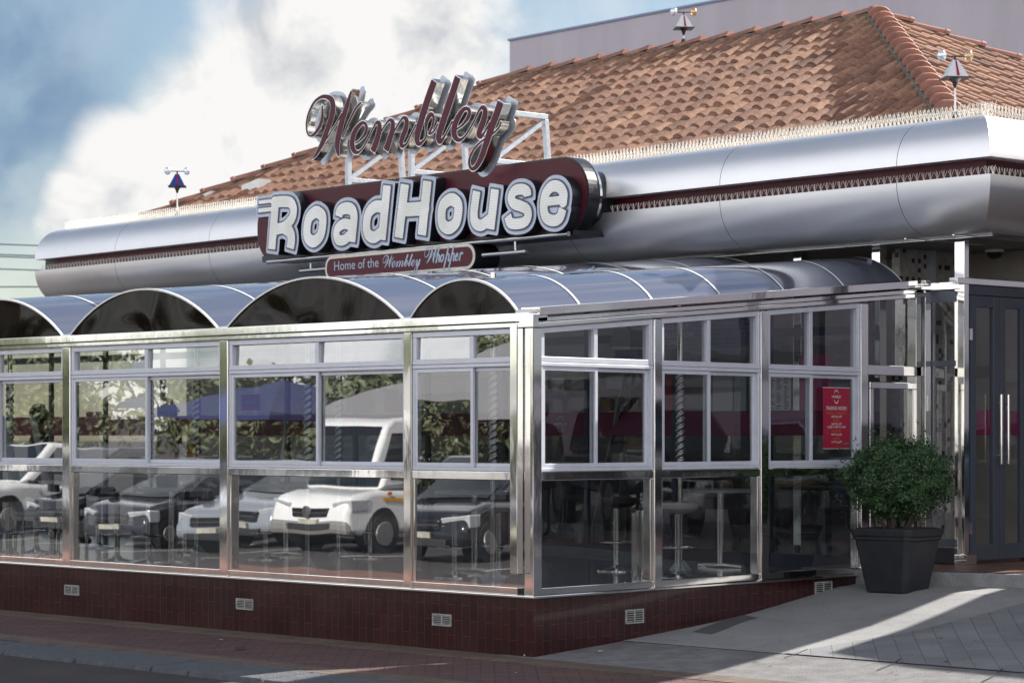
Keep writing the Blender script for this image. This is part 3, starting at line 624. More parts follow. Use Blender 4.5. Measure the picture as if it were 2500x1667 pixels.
# rails on both sides
m = MB(); m.box(.01, .09, .176, YE, .467, .522); m.build('bottom_rail', CHROME, en, bevel=.004)
m = MB(); m.box(.095, 5.3, .01, .09, .467, .522); m.build('bottom_rail', CHROME, en, bevel=.004)
ys = [.094]+[p for ab in POSTS_L for p in ab]; BL = [(ys[i], ys[i+1]) for i in range(0, len(ys)-1, 2)]
xs_ = [.095]+[p for ab in POSTS_R for p in ab]; BR = [(xs_[i], xs_[i+1]) for i in range(0, 6, 2)]
rw = random.Random(12)
def window(along, a, b, mid):
    """transom lights + sliding sashes in one bay; along 'y' (left side) or 'x' (raked right side)"""
    def P(s, d, z): return (d, s, z) if along == 'y' else (s, d, z)
    def bx(m, s0, s1, d0, d1, z0, z1):
        if along == 'y': m.box(d0, d1, s0, s1, z0, z1)
        else: m.box(s0, s1, d0, d1, z0, z1)
    def rk(m, s0, s1, d0, d1, zlo, zhi):      # box whose top and bottom follow the rake
        f = (lambda s: 0) if along == 'y' else (lambda s: HEAD(s)-2.503)
        pts = [P(s0, d0, zlo+f(s0)), P(s1, d0, zlo+f(s1)), P(s1, d1, zlo+f(s1)), P(s0, d1, zlo+f(s0)), P(s0, d0, zhi+f(s0)), P(s1, d0, zhi+f(s1)), P(s1, d1, zhi+f(s1)), P(s0, d1, zhi+f(s0))]
        m.hexa(pts)
    a += .003; b -= .003
    dl = .042 if (along == 'y' and a < 1) else 0
    GL_ = GLASS if along == 'y' else GLASSR
    def tilt(): return dl+rw.uniform(-.006, .006)
    def PQ(s0, s1, d, z0, z1, z1b=None):
        t = tilt()*(s1-s0)/2; e = rw.uniform(-.003, .003); z1b = z1 if z1b is None else z1b
        return P(s0, d+t-e, z0), P(s1, d-t-e, z0), P(s1, d-t+e, z1), P(s0, d+t+e, z1b)
    hd = (lambda s: 2.501) if along == 'y' else (lambda s: HEAD(s)-.002)
    m = MB(); w = .042
    # transom frame
    def stile(s0, s1, d0, d1, z0):
        m.hexa([P(s0, d0, z0), P(s1, d0, z0), P(s1, d1, z0), P(s0, d1, z0), P(s0, d0, hd(s0)-w), P(s1, d0, hd(s1)-w), P(s1, d1, hd(s1)-w), P(s0, d1, hd(s0)-w)])
    rk(m, a, b, .012, .085, 2.501-w, 2.501)
    stile(a, a+w, .014, .083, 2.285); stile(b-w, b, .014, .083, 2.285); stile(mid-.022, mid+.022, .02, .08, 2.285)
    bx(m, a, b, .010, .087, 2.243, 2.285)
    # slider outer frame
    bx(m, a, b, .008, .09, 2.212, 2.240); bx(m, a, b, .008, .09, 1.408, 1.434)
    bx(m, a, a+.022, .012, .088, 1.434, 2.212); bx(m, b-.022, b, .012, .088, 1.434, 2.212)
    wf = m.build('window_frame', ALU, en, bevel=.003)
    # sashes
    for k, (s0, s1, d) in enumerate(((a+.022, mid+.020, .058 if along == 'y' else .030), (mid-.020, b-.022, .030 if along == 'y' else .058))):
        m = MB(); q = .030
        bx(m, s0, s0+q, d-.012, d+.012, 1.436, 2.21); bx(m, s1-q, s1, d-.012, d+.012, 1.436, 2.21)
        bx(m, s0+q, s1-q, d-.0115, d+.0115, 2.18, 2.21); bx(m, s0+q, s1-q, d-.0115, d+.0115, 1.436, 1.468)
        sh = m.build('sliding_sash', ALU, wf, bevel=.002)
        m = MB(); m.quad(*PQ(s0+q, s1-q, d, 1.468, 2.18)); m.build('pane', GL_, sh)
    for s0, s1 in ((a+w, mid-.022), (mid+.022, b-w)):
        m = MB(); m.quad(*PQ(s0, s1, .05, 2.285, hd(s1)-w, hd(s0)-w)); m.build('transom_pane', GL_, wf)
    # steel sill rail and fixed lower pane
    m = MB(); bx(m, a-.003, b+.003, .004, .092, 1.338, 1.406); m.build('sill_rail', CHROME, en, bevel=.006)
    m = MB(); bx(m, b-.03, b+.001, .012, .088, .523, 1.337); bx(m, a, a+.012, .02, .08, .523, 1.337); m.build('steel_stile', CHROME, en, bevel=.004)
    m = MB(); m.quad(*PQ(a+.012, b-.03, .05, .523, 1.337)); m.build('lower_pane', GL_, en)
MIDL = [.683, 2.504, 4.83, 7.18, 9.48, 11.8, 14.1]; MIDR = [.73, 2.116, 3.505]
for (a, b), mm in zip(BL, MIDL): window('y', a, b, mm)
for (a, b), mm in zip(BR, MIDR): window('x', a, b, mm)
# head beams and gutters
m = MB(); m.box(-.012, .11, 0, YE, 2.505, 2.545); m.build('head_beam', CHROME, en, bevel=.006)
m = MB(); m.box(-.045, .16, -.0, YE, 2.547, 2.612); m.build('gutter', CHROME, en, bevel=.004)
def raked(name, x0, x1, y0, y1, za, zb_, mt=CHROME, bev=.005, k=.0865):
    m = MB(); m.hexa([(x0, y0, za+k*x0), (x1, y0, za+k*x1), (x1, y1, za+k*x1), (x0, y1, za+k*x0), (x0, y0, zb_+k*x0), (x1, y0, zb_+k*x1), (x1, y1, zb_+k*x1), (x0, y1, zb_+k*x0)])
    return m.build(name, mt, en, bevel=bev)
raked('head_beam', 0, 5.2, -.012, .10, 2.497, 2.535); raked('head_beam', -.003, 5.2, .0, .11, 2.537, 2.575); raked('gutter', .012, 5.08, -.06, .14, 2.588, 2.656)
m = MB(); m.box(-.05, .008, -.05, .10, 2.5, 2.60); m.build('gutter_corner_box', CHROME, en, bevel=.004)
m = MB(); m.box(-.03, .012, -.03, .158, 2.613, 2.640); m.build('corner_flashing', WHITE, en)
# glass door beside the planter
m = MB(); xa, xb = 4.312, 5.28
m.box(xb-.22, xb-.14, .0, .1, .523, 3.02); m.box(xb-.09, xb+.0, -.01, .1, .467, 3.10); m.box(xa, xb-.1, .0, .09, 2.22, 2.31); m.build('door_surround', CHROME, en, bevel=.005)
m = MB(); m.box(xa+.01, xb-.24, -.02, .03, 2.10, 2.16); m.box(xb-.30, xb-.24, -.02, .03, .54, 2.10); m.box(xa+.01, xa+.06, -.02, .03, .54, 2.10); m.box(xa+.06, xb-.3, -.02, .03, .54, .62)
dr = m.build('steel_door', CHROME, en, bevel=.005)
m = MB(); m.quad((xa+.06, .0, .62), (xb-.3, .0, .62), (xb-.3, .0, 2.10), (xa+.06, .0, 2.10)); m.build('pane', GLASSR, dr)
m = MB(); m.quad((xa, .05, 2.31), (xb-.22, .05, 2.31), (xb-.22, .05, 2.93), (xa, .05, 2.86)); m.build('transom_pane', GLASSR, en)
# short glass return out to the entrance column
pA = Vector((5.30, .02, 0)); pB = Vector((5.36, -.23, 0))
m = MB(); m.quad((*pA[:2], .74), (*pB[:2], .74), (*pB[:2], 3.0), (*pA[:2], 3.0)); m.build('return_pane', GLASSD, en)
m = MB(); m.beam((*pA[:2], 2.95), (*pB[:2], 2.95), .05, .1); m.beam((*pA[:2], 2.34), (*pB[:2], 2.34), .03, .05); m.beam((*pA[:2], .70), (*pB[:2], .70), .06, .07); m.build('return_frame', ALUD, en)
m = MB(); m.beam((5.05, -.02, 3.04), (5.32, -.02, 3.045), .09, .07); m.beam((5.32, -.02, 3.045), (5.38, -.27, 3.05), .09, .07); m.build('return_beam', CHROME, en, bevel=.005)
m = MB(); m.beam((*pA[:2], .58), (*pB[:2], .58), .07, .15); m.build('meter_box', BLACK, en, bevel=.01)

# curved roof sheets
ARCS = [(.159, 1.357, 2.612, 2.900), (1.442, 3.663, 2.612, 2.998), (3.786, 5.969, 2.612, 2.999), (6.086, 8.27, 2.612, 2.999), (8.39, 10.57, 2.612, 2.999), (10.7, 12.88, 2.612, 2.999), (13.0, 15.19, 2.612, 2.999)]
def arc(y0, y1, zb, zp, n=28, off=0.):
    w = (y1-y0)/2; h = zp-zb; R = (w*w+h*h)/(2*h); c = zp-R; th = math.asin(w/R)
    return [((y0+y1)/2+(R+off)*sin(t), c+(R+off)*cos(t)) for t in np.linspace(-th, th, n+1)]
XEND = 5.12; KS = .0865
for i, (y0, y1, zb, zp) in enumerate(ARCS):
    a = arc(y0, y1, zb, zp)
    m = MB(); N_ = 12; xsx = np.linspace(0, XEND, N_+1)
    for x0, x1 in zip(xsx[:-1], xsx[1:]):
        for (ya, za), (yb, zb2) in zip(a[:-1], a[1:]): m.quad((x0, ya, za+KS*x0), (x1, ya, za+KS*x1), (x1, yb, zb2+KS*x1), (x0, yb, zb2+KS*x0))
    v = bmesh.new(); o = m.build('roof_sheet', SHEET, en, smooth=True, recalc=False)
    b = bmesh.new(); b.from_mesh(o.data); bmesh.ops.remove_doubles(b, verts=b.verts, dist=.0005); b.to_mesh(o.data); b.free()
    for p in o.data.polygons: p.use_smooth = True
    m = MB(); a2 = arc(y0, y1, zb, zp, off=.006)
    for x in [-.004]+[.71+.87*k for k in range(5)]+[XEND-.03]:
        w_ = .022 if x < 0 else .022
        for (ya, za), (yb, zb2) in zip(a2[:-1], a2[1:]):
            m.quad((x, ya, za+KS*x), (x+w_, ya, za+KS*(x+w_)), (x+w_, yb, zb2+KS*(x+w_)), (x, yb, zb2+KS*x))
            if x < 0: m.quad((x, ya, za-.016), (x, ya, za), (x, yb, zb2), (x, yb, zb2-.016))
    m.build('roof_rib', WHITE, en, smooth=False)
    for xx, nm in ((.012, 'arch_panel'), (XEND, 'rear_arch_panel')):
        m = MB(); pts = [(xx, ya, za+KS*xx-.002) for ya, za in a]; base = [(xx, ya, zb+KS*xx-.05) for ya, za in a]
        n = len(a); m.add(base+pts, [(k, k+1, n+k+1, n+k) for k in range(n-1)]); m.build(nm, ARCHM, en, recalc=False)
    if i+1 < len(ARCS):
        yn = ARCS[i+1][0]
        raked('valley_gutter', .0, XEND, y1-.004, yn+.004, zb-.015, zb+.012, WHITE, 0, KS)
# vents in the plinth
def vent(pts, axis, lab):
    n = (1, 0, 0) if axis == 'x' else (0, 1, 0)
    q = [hit(u, v, n, (0, 0, 0)) for u, v in pts]; s = 1 if axis == 'x' else 0
    s0, s1 = sorted((q[0][s], q[1][s])); z1, z0 = max(q[0][2], q[1][2]), min(q[0][2], q[1][2])
    m = MB(); b = .012
    def bx(a, c, d0, d1, e, f):
        if axis == 'x': m.box(d0, d1, a, c, e, f)
        else: m.box(a, c, d0, d1, e, f)
    bx(s0, s0+b, -.012, .002, z0, z1); bx(s1-b, s1, -.012, .002, z0, z1); bx(s0+b, s1-b, -.012, .002, z0, z0+b); bx(s0+b, s1-b, -.012, .002, z1-b, z1); bx((s0+s1)/2-b/2, (s0+s1)/2+b/2, -.011, .002, z0+b, z1-b)
    k = 5
    for i in range(k):
        z = z0+b+(z1-z0-2*b)*(i+.35)/k; bx(s0+b, s1-b, -.008, .002, z, z+(z1-z0)*.055)
    o = m.build('air_vent', mat('dull_vent', (.36, .36, .35), .6, .2, var=.35, vscale=30), en, bevel=.0015); o['label'] = lab
    m = MB(); bx(s0+b, s1-b, -.0035, -.001, z0+b, z1-b); m.build('dark_opening', BLACKM, o)
vent(((159, 1426), (194, 1453)), 'x', 'dull grey vent at the far left of the plinth')
vent(((578, 1459), (619, 1489)), 'x', 'bright vent below the third window bay')
vent(((1057, 1496), (1103, 1529)), 'x', 'pale painted vent left of the corner')
vent(((1526, 1488), (1570, 1519)), 'y', 'yellowish vent right of the corner')
vent(((1989, 1420), (2030, 1449)), 'y', 'half buried vent near the planter')

# ============================================================ SIGNS
def catmull(P, per=7):
    P = np.array(P, float); n = len(P)
    if n == 2: return P
    Q = np.vstack([2*P[0]-P[1], P, 2*P[-1]-P[-2]]); out = []
    for i in range(1, n):
        p0, p1, p2, p3 = Q[i-1], Q[i], Q[i+1], Q[i+2]
        for t in np.linspace(0, 1, per, endpoint=False):
            out.append(.5*((2*p1)+(-p0+p2)*t+(2*p0-5*p1+4*p2-p3)*t*t+(-p0+3*p1-3*p2+p3)*t**3))
    out.append(P[-1]); return np.array(out)
def sdf(strokes, X, Z):
    D = np.full(X.shape, 9.)
    for pts, flat in strokes:
        seg = np.hypot(*(np.diff(pts[:, :2], axis=0).T)); cum = np.concatenate([[0], np.cumsum(seg)]); tot = cum[-1]
        d0 = np.full(X.shape, 9.); dA = d0.copy(); dB = d0.copy()
        lim = 1.25*pts[:, 2].max()
        for i, (a, b) in enumerate(zip(pts[:-1], pts[1:])):
            v = b[:2]-a[:2]; l2 = v@v+1e-12
            t = np.clip(((X-a[0])*v[0]+(Z-a[1])*v[1])/l2, 0, 1)
            q = np.hypot(X-a[0]-t*v[0], Z-a[1]-t*v[1])-(a[2]+t*(b[2]-a[2]))
            ea = (flat & 1) and cum[i] < lim; eb = (flat & 2) and cum[i+1] > tot-lim
            if ea: dA = np.minimum(dA, q)
            if eb: dB = np.minimum(dB, q)
            if ea and eb: d0 = d0
            elif not ea and not eb: d0 = np.minimum(d0, q)
        def cut(e, f): v = pts[e][:2]-pts[f][:2]; v = v/np.linalg.norm(v); return (X-pts[e][0])*v[0]+(Z-pts[e][1])*v[1]
        if len(pts) == 2 and flat:
            if flat & 1: dA = np.maximum(dA, cut(0, 1))
            if flat & 2: dB = np.maximum(dB, cut(-1, -2))
            d = np.maximum(dA, dB) if flat == 3 else np.minimum(dA, dB)
        else:
            if flat & 1: dA = np.maximum(dA, cut(0, 1))
            if flat & 2: dB = np.maximum(dB, cut(-1, -2))
            d = np.minimum(np.minimum(d0, dA), dB)
        D = np.minimum(D, d)
    return D
def glyph(strokes, level, h, xf, xb=None, holes=None, front=True):
    """marching squares of the stroke union grown by level -> face at x=xf and sides back to x=xb (local frame, viewer on -x)"""
    al = np.vstack([p for p, f in strokes]); pad = level+al[:, 2].max()+2*h
    xs = np.arange(al[:, 0].min()-pad, al[:, 0].max()+pad+h, h); zs = np.arange(al[:, 1].min()-pad, al[:, 1].max()+pad+h, h)
    X, Z = np.meshgrid(xs, zs, indexing='ij'); D = sdf(strokes, X, Z)-level
    if holes is not None: D = np.maximum(D, holes(X, Z))
    m = MB(); idx = {}; idb = {}
    def vid(key, s, z):
        if key not in idx: idx[key] = len(m.v); m.v.append((xf, -s, z))
        return idx[key]
    def vib(key):
        if key not in idb: v = m.v[idx[key]]; idb[key] = len(m.v); m.v.append((xb, v[1], v[2]))
        return idb[key]
    ins = D < 0; side = []
    anyc = ins[:-1, :-1] | ins[1:, :-1] | ins[1:, 1:] | ins[:-1, 1:]
    allc = ins[:-1, :-1] & ins[1:, :-1] & ins[1:, 1:] & ins[:-1, 1:]
    for i, j in zip(*np.nonzero(anyc)):
        c = [(i, j), (i+1, j), (i+1, j+1), (i, j+1)]
        if allc[i, j]:
            if front: m.f.append(tuple(vid(('c',)+q, xs[q[0]], zs[q[1]]) for q in c))
            continue
        poly = []; cr = []
        for k in range(4):
            a, b = c[k], c[(k+1) % 4]; da, db = D[a], D[b]
            if da < 0: poly.append(vid(('c',)+a, xs[a[0]], zs[a[1]]))
            if (da < 0) != (db < 0):
                t = da/(da-db); key = ('e',)+min(a, b)+max(a, b)
                s = xs[a[0]]+t*(xs[b[0]]-xs[a[0]]); z = zs[a[1]]+t*(zs[b[1]]-zs[a[1]])
                q = vid(key, s, z); poly.append(q); cr.append((key, da < 0))
        if front and len(poly) > 2: m.f.append(tuple(poly))
        if xb is not None and len(cr) in (2, 4):
            outs = [q for q in cr if q[1]]; insx = [q for q in cr if not q[1]]
            for k in range(len(cr)):
                if cr[k][1]:
                    nx = cr[(k+1) % len(cr)]; a, b = cr[k][0], nx[0]
                    m.f.append((idx[a], idx[b], vib(b), vib(a)))
    return m
def sface(u, v, xm):
    p = hitm(u, v, xm=xm); return np.array([-p[1], p[2]])
def tr(pts, org, sc, xm, rw, flat=0, per=7, shift=(0, 0)):
    """trace points (zoomed pixels) onto the sign's own plane"""
    P = []
    for q in pts:
        s = sface(org[0]+q[0]/sc, org[1]+q[1]/sc, xm); P.append((s[0]+shift[0], s[1]+shift[1], q[2]*rw if len(q) > 2 else rw))
    return (catmull(P, per), flat)
# --- script word on its frame
XW = -.62; z2 = ((720, 170), 6.03); z3 = ((1000, 150), 5.226)
K2 = .0405/85; K3 = .046/85
def w2(p, f=0): return tr(p, *z2, XW, K2, f)
def w3(p, f=0): return tr(p, *z3, XW, K3, f)
SCR = {
 'W': [w2([(398, 520, 8), (408, 640, 30), (388, 780, 44), (335, 890, 42), (270, 965, 30), (215, 975, 20), (178, 910, 18), (172, 780, 18), (205, 640, 22), (280, 490, 26), (380, 410, 34), (470, 405, 52), (540, 450, 72), (560, 560, 84), (540, 700, 84), (490, 850, 80), (445, 975, 76), (385, 1120, 62), (315, 1245, 36), (265, 1320, 8)]),
       w2([(440, 1070, 6), (530, 920, 14), (620, 780, 16), (690, 650, 16)]), w2([(836, 300, 4), (800, 420, 46), (755, 570, 72), (710, 710, 84), (670, 850, 90), (638, 1000, 92), (622, 1120, 78), (632, 1215, 50), (643, 1280, 8)]),
       w2([(700, 1010, 8), (760, 860, 22), (825, 710, 24), (900, 570, 26), (968, 492, 22)])],
 'e': [w2([(895, 1090, 14), (965, 1035, 22), (1030, 950, 40), (1055, 870, 40), (1035, 800, 36), (985, 790, 42), (915, 860, 62), (862, 960, 76), (842, 1080, 80), (858, 1175, 66), (905, 1222, 42), (970, 1190, 20), (1040, 1090, 16), (1110, 950, 15), (1180, 805, 15)])],
 'm': [w2([(1165, 835, 12), (1205, 780, 34), (1240, 800, 56), (1240, 900, 76), (1200, 1050, 84), (1145, 1205, 88)], 2), w2([(1215, 1010, 8), (1300, 860, 16), (1365, 770, 22), (1410, 745, 40), (1440, 790, 60), (1430, 910, 76), (1388, 1050, 84), (1338, 1190, 88)], 2),
       w2([(1405, 1010, 8), (1490, 860, 16), (1560, 745, 22), (1610, 710, 40), (1645, 760, 60), (1632, 870, 72), (1590, 980, 74), (1562, 1080, 62), (1585, 1130, 44), (1645, 1085, 22), (1720, 930, 16), (1780, 810, 14)])],
 'b': [w3([(312, 255, 84), (232, 480, 86), (168, 680, 86), (118, 850, 84), (92, 975, 72), (112, 1050, 50), (165, 1025, 24), (212, 950, 18), (205, 850, 22), (222, 750, 48), (268, 680, 46), (305, 715, 28), (288, 830, 22), (248, 925, 22), (300, 900, 16), (360, 800, 14)], 1)],
 'l': [w3([(612, 205, 84), (545, 410, 86), (480, 600, 86), (425, 770, 84), (382, 900, 78), (368, 980, 70), (390, 1025, 46), (440, 960, 20), (500, 850, 15), (545, 765, 13)], 1)],
 'E': [w3([(600, 865, 14), (670, 812, 22), (738, 725, 40), (762, 655, 38), (742, 608, 36), (690, 612, 42), (632, 685, 60), (582, 790, 70), (562, 890, 74), (578, 965, 60), (625, 1005, 40), (690, 970, 20), (760, 870, 16), (835, 735, 15)])],
 'y': [w3([(830, 740, 16), (885, 625, 22), (930, 588, 42), (962, 640, 60), (945, 740, 74), (905, 850, 74), (878, 925, 58), (903, 962, 42), (955, 900, 18), (1020, 780, 14)]),
       w3([(1158, 520, 84), (1105, 680, 86), (1050, 820, 84), (1002, 960, 80), (962, 1080, 74), (922, 1200, 68), (868, 1310, 56), (810, 1372, 38), (768, 1348, 26), (758, 1260, 24), (800, 1150, 20), (880, 1050, 18), (980, 975, 16), (1080, 905, 16), (1145, 830, 16), (1160, 775, 14)], 1)]}
ws = thing('script_sign', 'maroon script letters with mirrored sides standing on a galvanised frame', 'sign', (MB0[0], MB0[1], 0), -AM)
allst = [s for k in SCR for s in SCR[k]]
for k in ('W', 'e', 'm', 'b', 'l', 'E', 'y'):
    j = {'W': 0, 'e': .0007, 'm': .0014, 'b': .0021, 'l': .0028, 'E': .0035, 'y': .0042}[k]
    lt = glyph(SCR[k], .010, .010, XW+j, XW+.105).build('letter_edge', [SILV], ws, recalc=False)
    lt.data.materials.append(MIRR)
    for p in lt.data.polygons:
        if abs(p.normal.x) < .7: p.material_index = 1
    glyph(SCR[k], -.0005, .010, XW-.006+j, XW+j, ).build('letter_face', MAROOND, lt, recalc=False)
bp = glyph(allst, .052, .016, XW+.150, XW+.158); bp2 = glyph(allst, .052, .016, XW+.158); bp.v += bp2.v; o = len(bp.v)-len(bp2.v); bp.f += [tuple(i+o for i in f[::-1]) for f in bp2.f]
bp.build('backing_plate', BACKP, ws, recalc=False)
zt_ = hitm(1327, 287, xm=.55)[2]
for u in (977, 1132, 1331):
    y = hitm(u, 380, xm=.55)[1]
    m = MB(); dz = 0 if u == 1331 else -.0
    m.beam((XW+.16, y, zt_), (.57, y, zt_), .055, .055); m.beam((.55, y, zt_-.03), (.60, y, ZT-.02), .055, .055, up=(0, 1, 0)); m.beam((-.20, y, zt_-.03), (-.20, y, 4.3), .055, .055, up=(0, 1, 0))
    m.beam((.53, y+.002, zt_-.05), (-.17, y+.002, ZT+.08), .045, .045); m.beam((-.2, y+.004, ZT+.06), (.58, y+.004, ZT+.06), .05, .05)
    m.build('steel_frame', STEEL, ws, bevel=.003)
# hold the frame together behind the letters
ya = hitm(1331, 380, xm=.55)[1]; yb = hitm(800, 380, xm=.55)[1]
m = MB(); m.beam((XW+.19, ya, zt_-.02), (XW+.19, hitm(1000, 380, xm=.55)[1], zt_-.02), .05, .05); m.build('cross_rail', STEEL, ws)

# --- block-lettered board
XBd = -.35; XL = -.50
rs = thing('roadhouse_sign', 'long maroon board with raised white perforated block letters and chrome rods', 'sign', (MB0[0], MB0[1], 0), -AM)
def stadium(s0, s1, z0, z1, rl, rr, n=14):
    pts = []
    for (cs, cz, r, a0) in ((s1-rr, z1-rr, rr, pi/2), (s1-rr, z0+rr, rr, 0), (s0+rl, z0+rl, rl, -pi/2), (s0+rl, z1-rl, rl, -pi)):
        for t in np.linspace(0, pi/2, n): pts.append((cs+r*cos(a0-t), cz+r*sin(a0-t)))
    return pts
def slab(name, pts, x0, x1, mt, parent, bevel=0):
    n = len(pts); m = MB(); m.add([(x0, -s, z) for s, z in pts]+[(x1, -s, z) for s, z in pts], [tuple(range(n)), tuple(range(2*n-1, n-1, -1))]+[(i, n+i, n+(i+1) % n, (i+1) % n) for i in range(n)])
    return m.build(name, mt, parent, bevel=bevel)
sL, sR = -10.36, -4.66; zb_, zt2 = 3.70, 4.49
slab('board_box', stadium(sL, sR, zb_, zt2, .36, .394), XBd+.002, XBd+.15, BLACK, rs, .004)
slab('board_spine', stadium(sL+.12, sR-.12, zb_+.12, zt2-.12, .2, .25), XBd+.15, .12, BLACK, rs)
slab('board_face', stadium(sL+.018, sR-.018, zb_+.018, zt2-.018, .345, .376), XBd-.004, XBd+.001, MAROON, rs)
slab('board_trim', stadium(sL-.003, sR+.006, zb_-.003, zt2+.003, .362, .397), XBd+.151, XBd+.18, CHROME, rs)
z5 = ((620, 420), 5.88); z6 = ((1000, 380), 5.227)
def b5(p, r, f=0): return tr([(x, y, 1) for x, y in p], *z5, XL, r, f)
def b6(p, r, f=0): return tr([(x, y, 1) for x, y in p], *z6, XL, r, f)
R_ = .072
BLK = [
 ('R', [b5([(318, 395), (318-55, 1110)], R_, 3), b5([(75, 437), (300, 412)], .022, 1), b5([(68, 556), (300, 530)], .024, 1),
        b5([(300, 432), (430, 425), (530, 440), (575, 520), (570, 620), (530, 700), (440, 790), (310, 830)], .064), b5([(440, 800), (520, 860), (545, 960), (528, 1098)], R_, 2), b5([(300, 430), (420, 425)], .058)]),
 ('o', [b5([(925, 578), (990, 640), (988, 790), (955, 920), (862, 998), (778, 940), (768, 800), (800, 655), (880, 580), (925, 578)], .069)]),
 ('a', [b5([(1222, 640), (1240, 560), (1320, 520), (1405, 540), (1440, 630), (1430, 780), (1408, 1005)], .066, 3), b5([(1400, 765), (1300, 745), (1215, 800), (1188, 890), (1215, 975), (1300, 975), (1385, 900)], .058)]),
 ('d', [b5([(1918, 195), (1842, 975)], .068, 3), b5([(1850, 500), (1745, 500), (1650, 600), (1622, 780), (1650, 900), (1740, 935), (1850, 850)], .066)]),
 ('H', [b5([(2172, 178), (2082, 945)], R_, 3), b6([(232, 325), (160, 1015)], R_, 3), b6([(-20, 690), (200, 675)], .074, 0)]),
 ('o', [b6([(560, 562), (620, 620), (622, 740), (592, 860), (508, 925), (428, 880), (410, 760), (430, 640), (500, 570), (560, 562)], .067)]),
 ('u', [b6([(862, 455), (838, 620), (825, 760), (845, 860), (920, 890), (1010, 830)], .061, 1), b6([(1096, 430), (1035, 940)], .064, 3)]),
 ('s', [b6([(1508, 520), (1500, 460), (1430, 430), (1345, 450), (1300, 530), (1330, 610), (1420, 645), (1500, 690), (1515, 770), (1480, 840), (1390, 870), (1290, 860), (1255, 770)], .056, 3)]),
 ('e', [b6([(1760, 590), (1960, 565)], .043), b6([(1962, 590), (1965, 480), (1905, 400), (1810, 400), (1735, 500), (1712, 660), (1745, 790), (1840, 830), (1920, 790), (1955, 680)], .058, 2)])]
for i, (k, st) in enumerate(BLK):
    j = .0012*(i % 3)+.0004*i
    lt = glyph(st, .054, .012, XL+.004+j, XBd).build('letter', [RIM, BLACK], rs, recalc=False)
    for p in lt.data.polygons:
        if abs(p.normal.x) < .7: p.material_index = 1
    glyph(st, .017, .011, XL-.004+j).build('letter_line', LINE, lt, recalc=False)
    glyph(st, 0.0, .011, XL-.009+j).build('letter_face', DOTS, lt, recalc=False)
# rods under the board
def rod(p, q, r, name='rod', x=-.42):
    a = sface(*p, x); b = sface(*q, x); m = MB(); m.tube([(x, -a[0], a[1]), (x, -b[0], b[1])], r, 14); return m.build(name, CHROMED, rs, smooth=True)
CHROMED = mat('dull_steel_rod', (.45, .45, .47), .22, 1)
rod((654, 640), (1388, 571), .026); rod((734, 662), (812, 655), .024); rod((1180, 623), (1286, 614), .024)
for p, q in (((759, 643), (759, 657)), ((1258, 590), (1259, 612))): rod(p, q, .014, 'rod_stub')
m = MB(); a = sface(640, 632, -.36); b = sface(1400, 566, -.36); m.hexa([(-.36, -a[0], a[1]-.04), (-.36, -b[0], b[1]-.03), (.2, -b[0], b[1]-.03), (.2, -a[0], a[1]-.04), (-.36, -a[0], a[1]+.03), (-.36, -b[0], b[1]+.03), (.2, -b[0], b[1]+.03), (.2, -a[0], a[1]+.03)]); m.build('board_underside', BLACK, rs)
# tagline board
tg = thing('tagline_board', 'small rounded maroon board with cream border hanging below the big board', 'sign', (MB0[0], MB0[1], 0), -AM)
XT = -.46
a = sface(794, 650, XT); b = sface(1161, 625, XT); zt3 = sface(1000, 607, XT)[1]; zb3 = sface(1130, 659, XT)[1]
slab('box', stadium(a[0], b[0], zb3, zt3, .125, .14), XT+.002, XT+.34, BLACK, tg, .003)
slab('border', stadium(a[0]+.004, b[0]-.004, zb3+.004, zt3-.004, .122, .136), XT-.004, XT+.001, CREAM, tg)
slab('face', stadium(a[0]+.042, b[0]-.042, zb3+.036, zt3-.036, .085, .10), XT-.010, XT-.005, MAROOND, tg)
p0 = sface(780+205/5.6, 580+468/5.6, XT); p1 = sface(780+820/5.6, 580+415/5.6, XT)
PALEB = mat('pale_blue_print', (.42, .50, .62), .5)
tx = wall_text('Home of the', .148, PALEB, 'lettering', tg, (XT-.013, -p0[0], p0[1]+.012), (0, -1, 0), align='LEFT', sx=1.0)
wd = max(v.co.x for v in tx.data.vertices)
for v in tx.data.vertices: v.co.x *= (p1[0]-p0[0])/wd
# small script words reuse the big traced strokes
al = np.vstack([p for p, f in allst]); s0 = al[:, 0].min(); zbase = sface(720+1190/6.03, 170+1190/6.03, XW)[1]
def small(strokes, name, u0, u1, v0, ref0, ref1, zref):
    A = sface(u0, v0, XT); B = sface(u1, v0, XT); k = (B[0]-A[0])/(ref1-ref0)
    st = [(np.column_stack([(p[:, 0]-ref0)*k+A[0], (p[:, 1]-zref)*k+A[1], p[:, 2]*k*1.15]), f) for p, f in strokes]
    glyph(st, .0008, .0045, XT-.013).build(name, PALEB, tg, recalc=False)
small(allst, 'script_lettering', 780+880/5.6, 780+1388/5.6, 580+410/5.6, s0, al[:, 0].max(), zbase+.03)
def g(p, f=0, w=1.0): return (catmull([(x*.0068, y*.0068, r*.0082) for x, y, r in p]), f)
WH = [(np.column_stack([(p[:, 0]-s0), (p[:, 1]-zbase), p[:, 2]]), f) for p, f in SCR['W']]
wW = max(p[:, 0].max() for p, f in WH)
def off(sts, dx): return [(np.column_stack([p[:, 0]+dx, p[:, 1], p[:, 2]]), f) for p, f in sts]
hh = [g([(30, 92, 4), (18, 50, 4.4), (2, 2, 4)]), g([(10, 20, 1), (22, 42, 2), (32, 46, 3.6), (34, 34, 4.2), (28, 14, 4), (34, 4, 2), (44, 16, 1)])]
oo = [g([(26, 46, 2), (12, 40, 3.8), (4, 20, 4.2), (10, 4, 3), (22, 8, 3), (32, 26, 4), (28, 44, 3), (40, 40, 1)])]
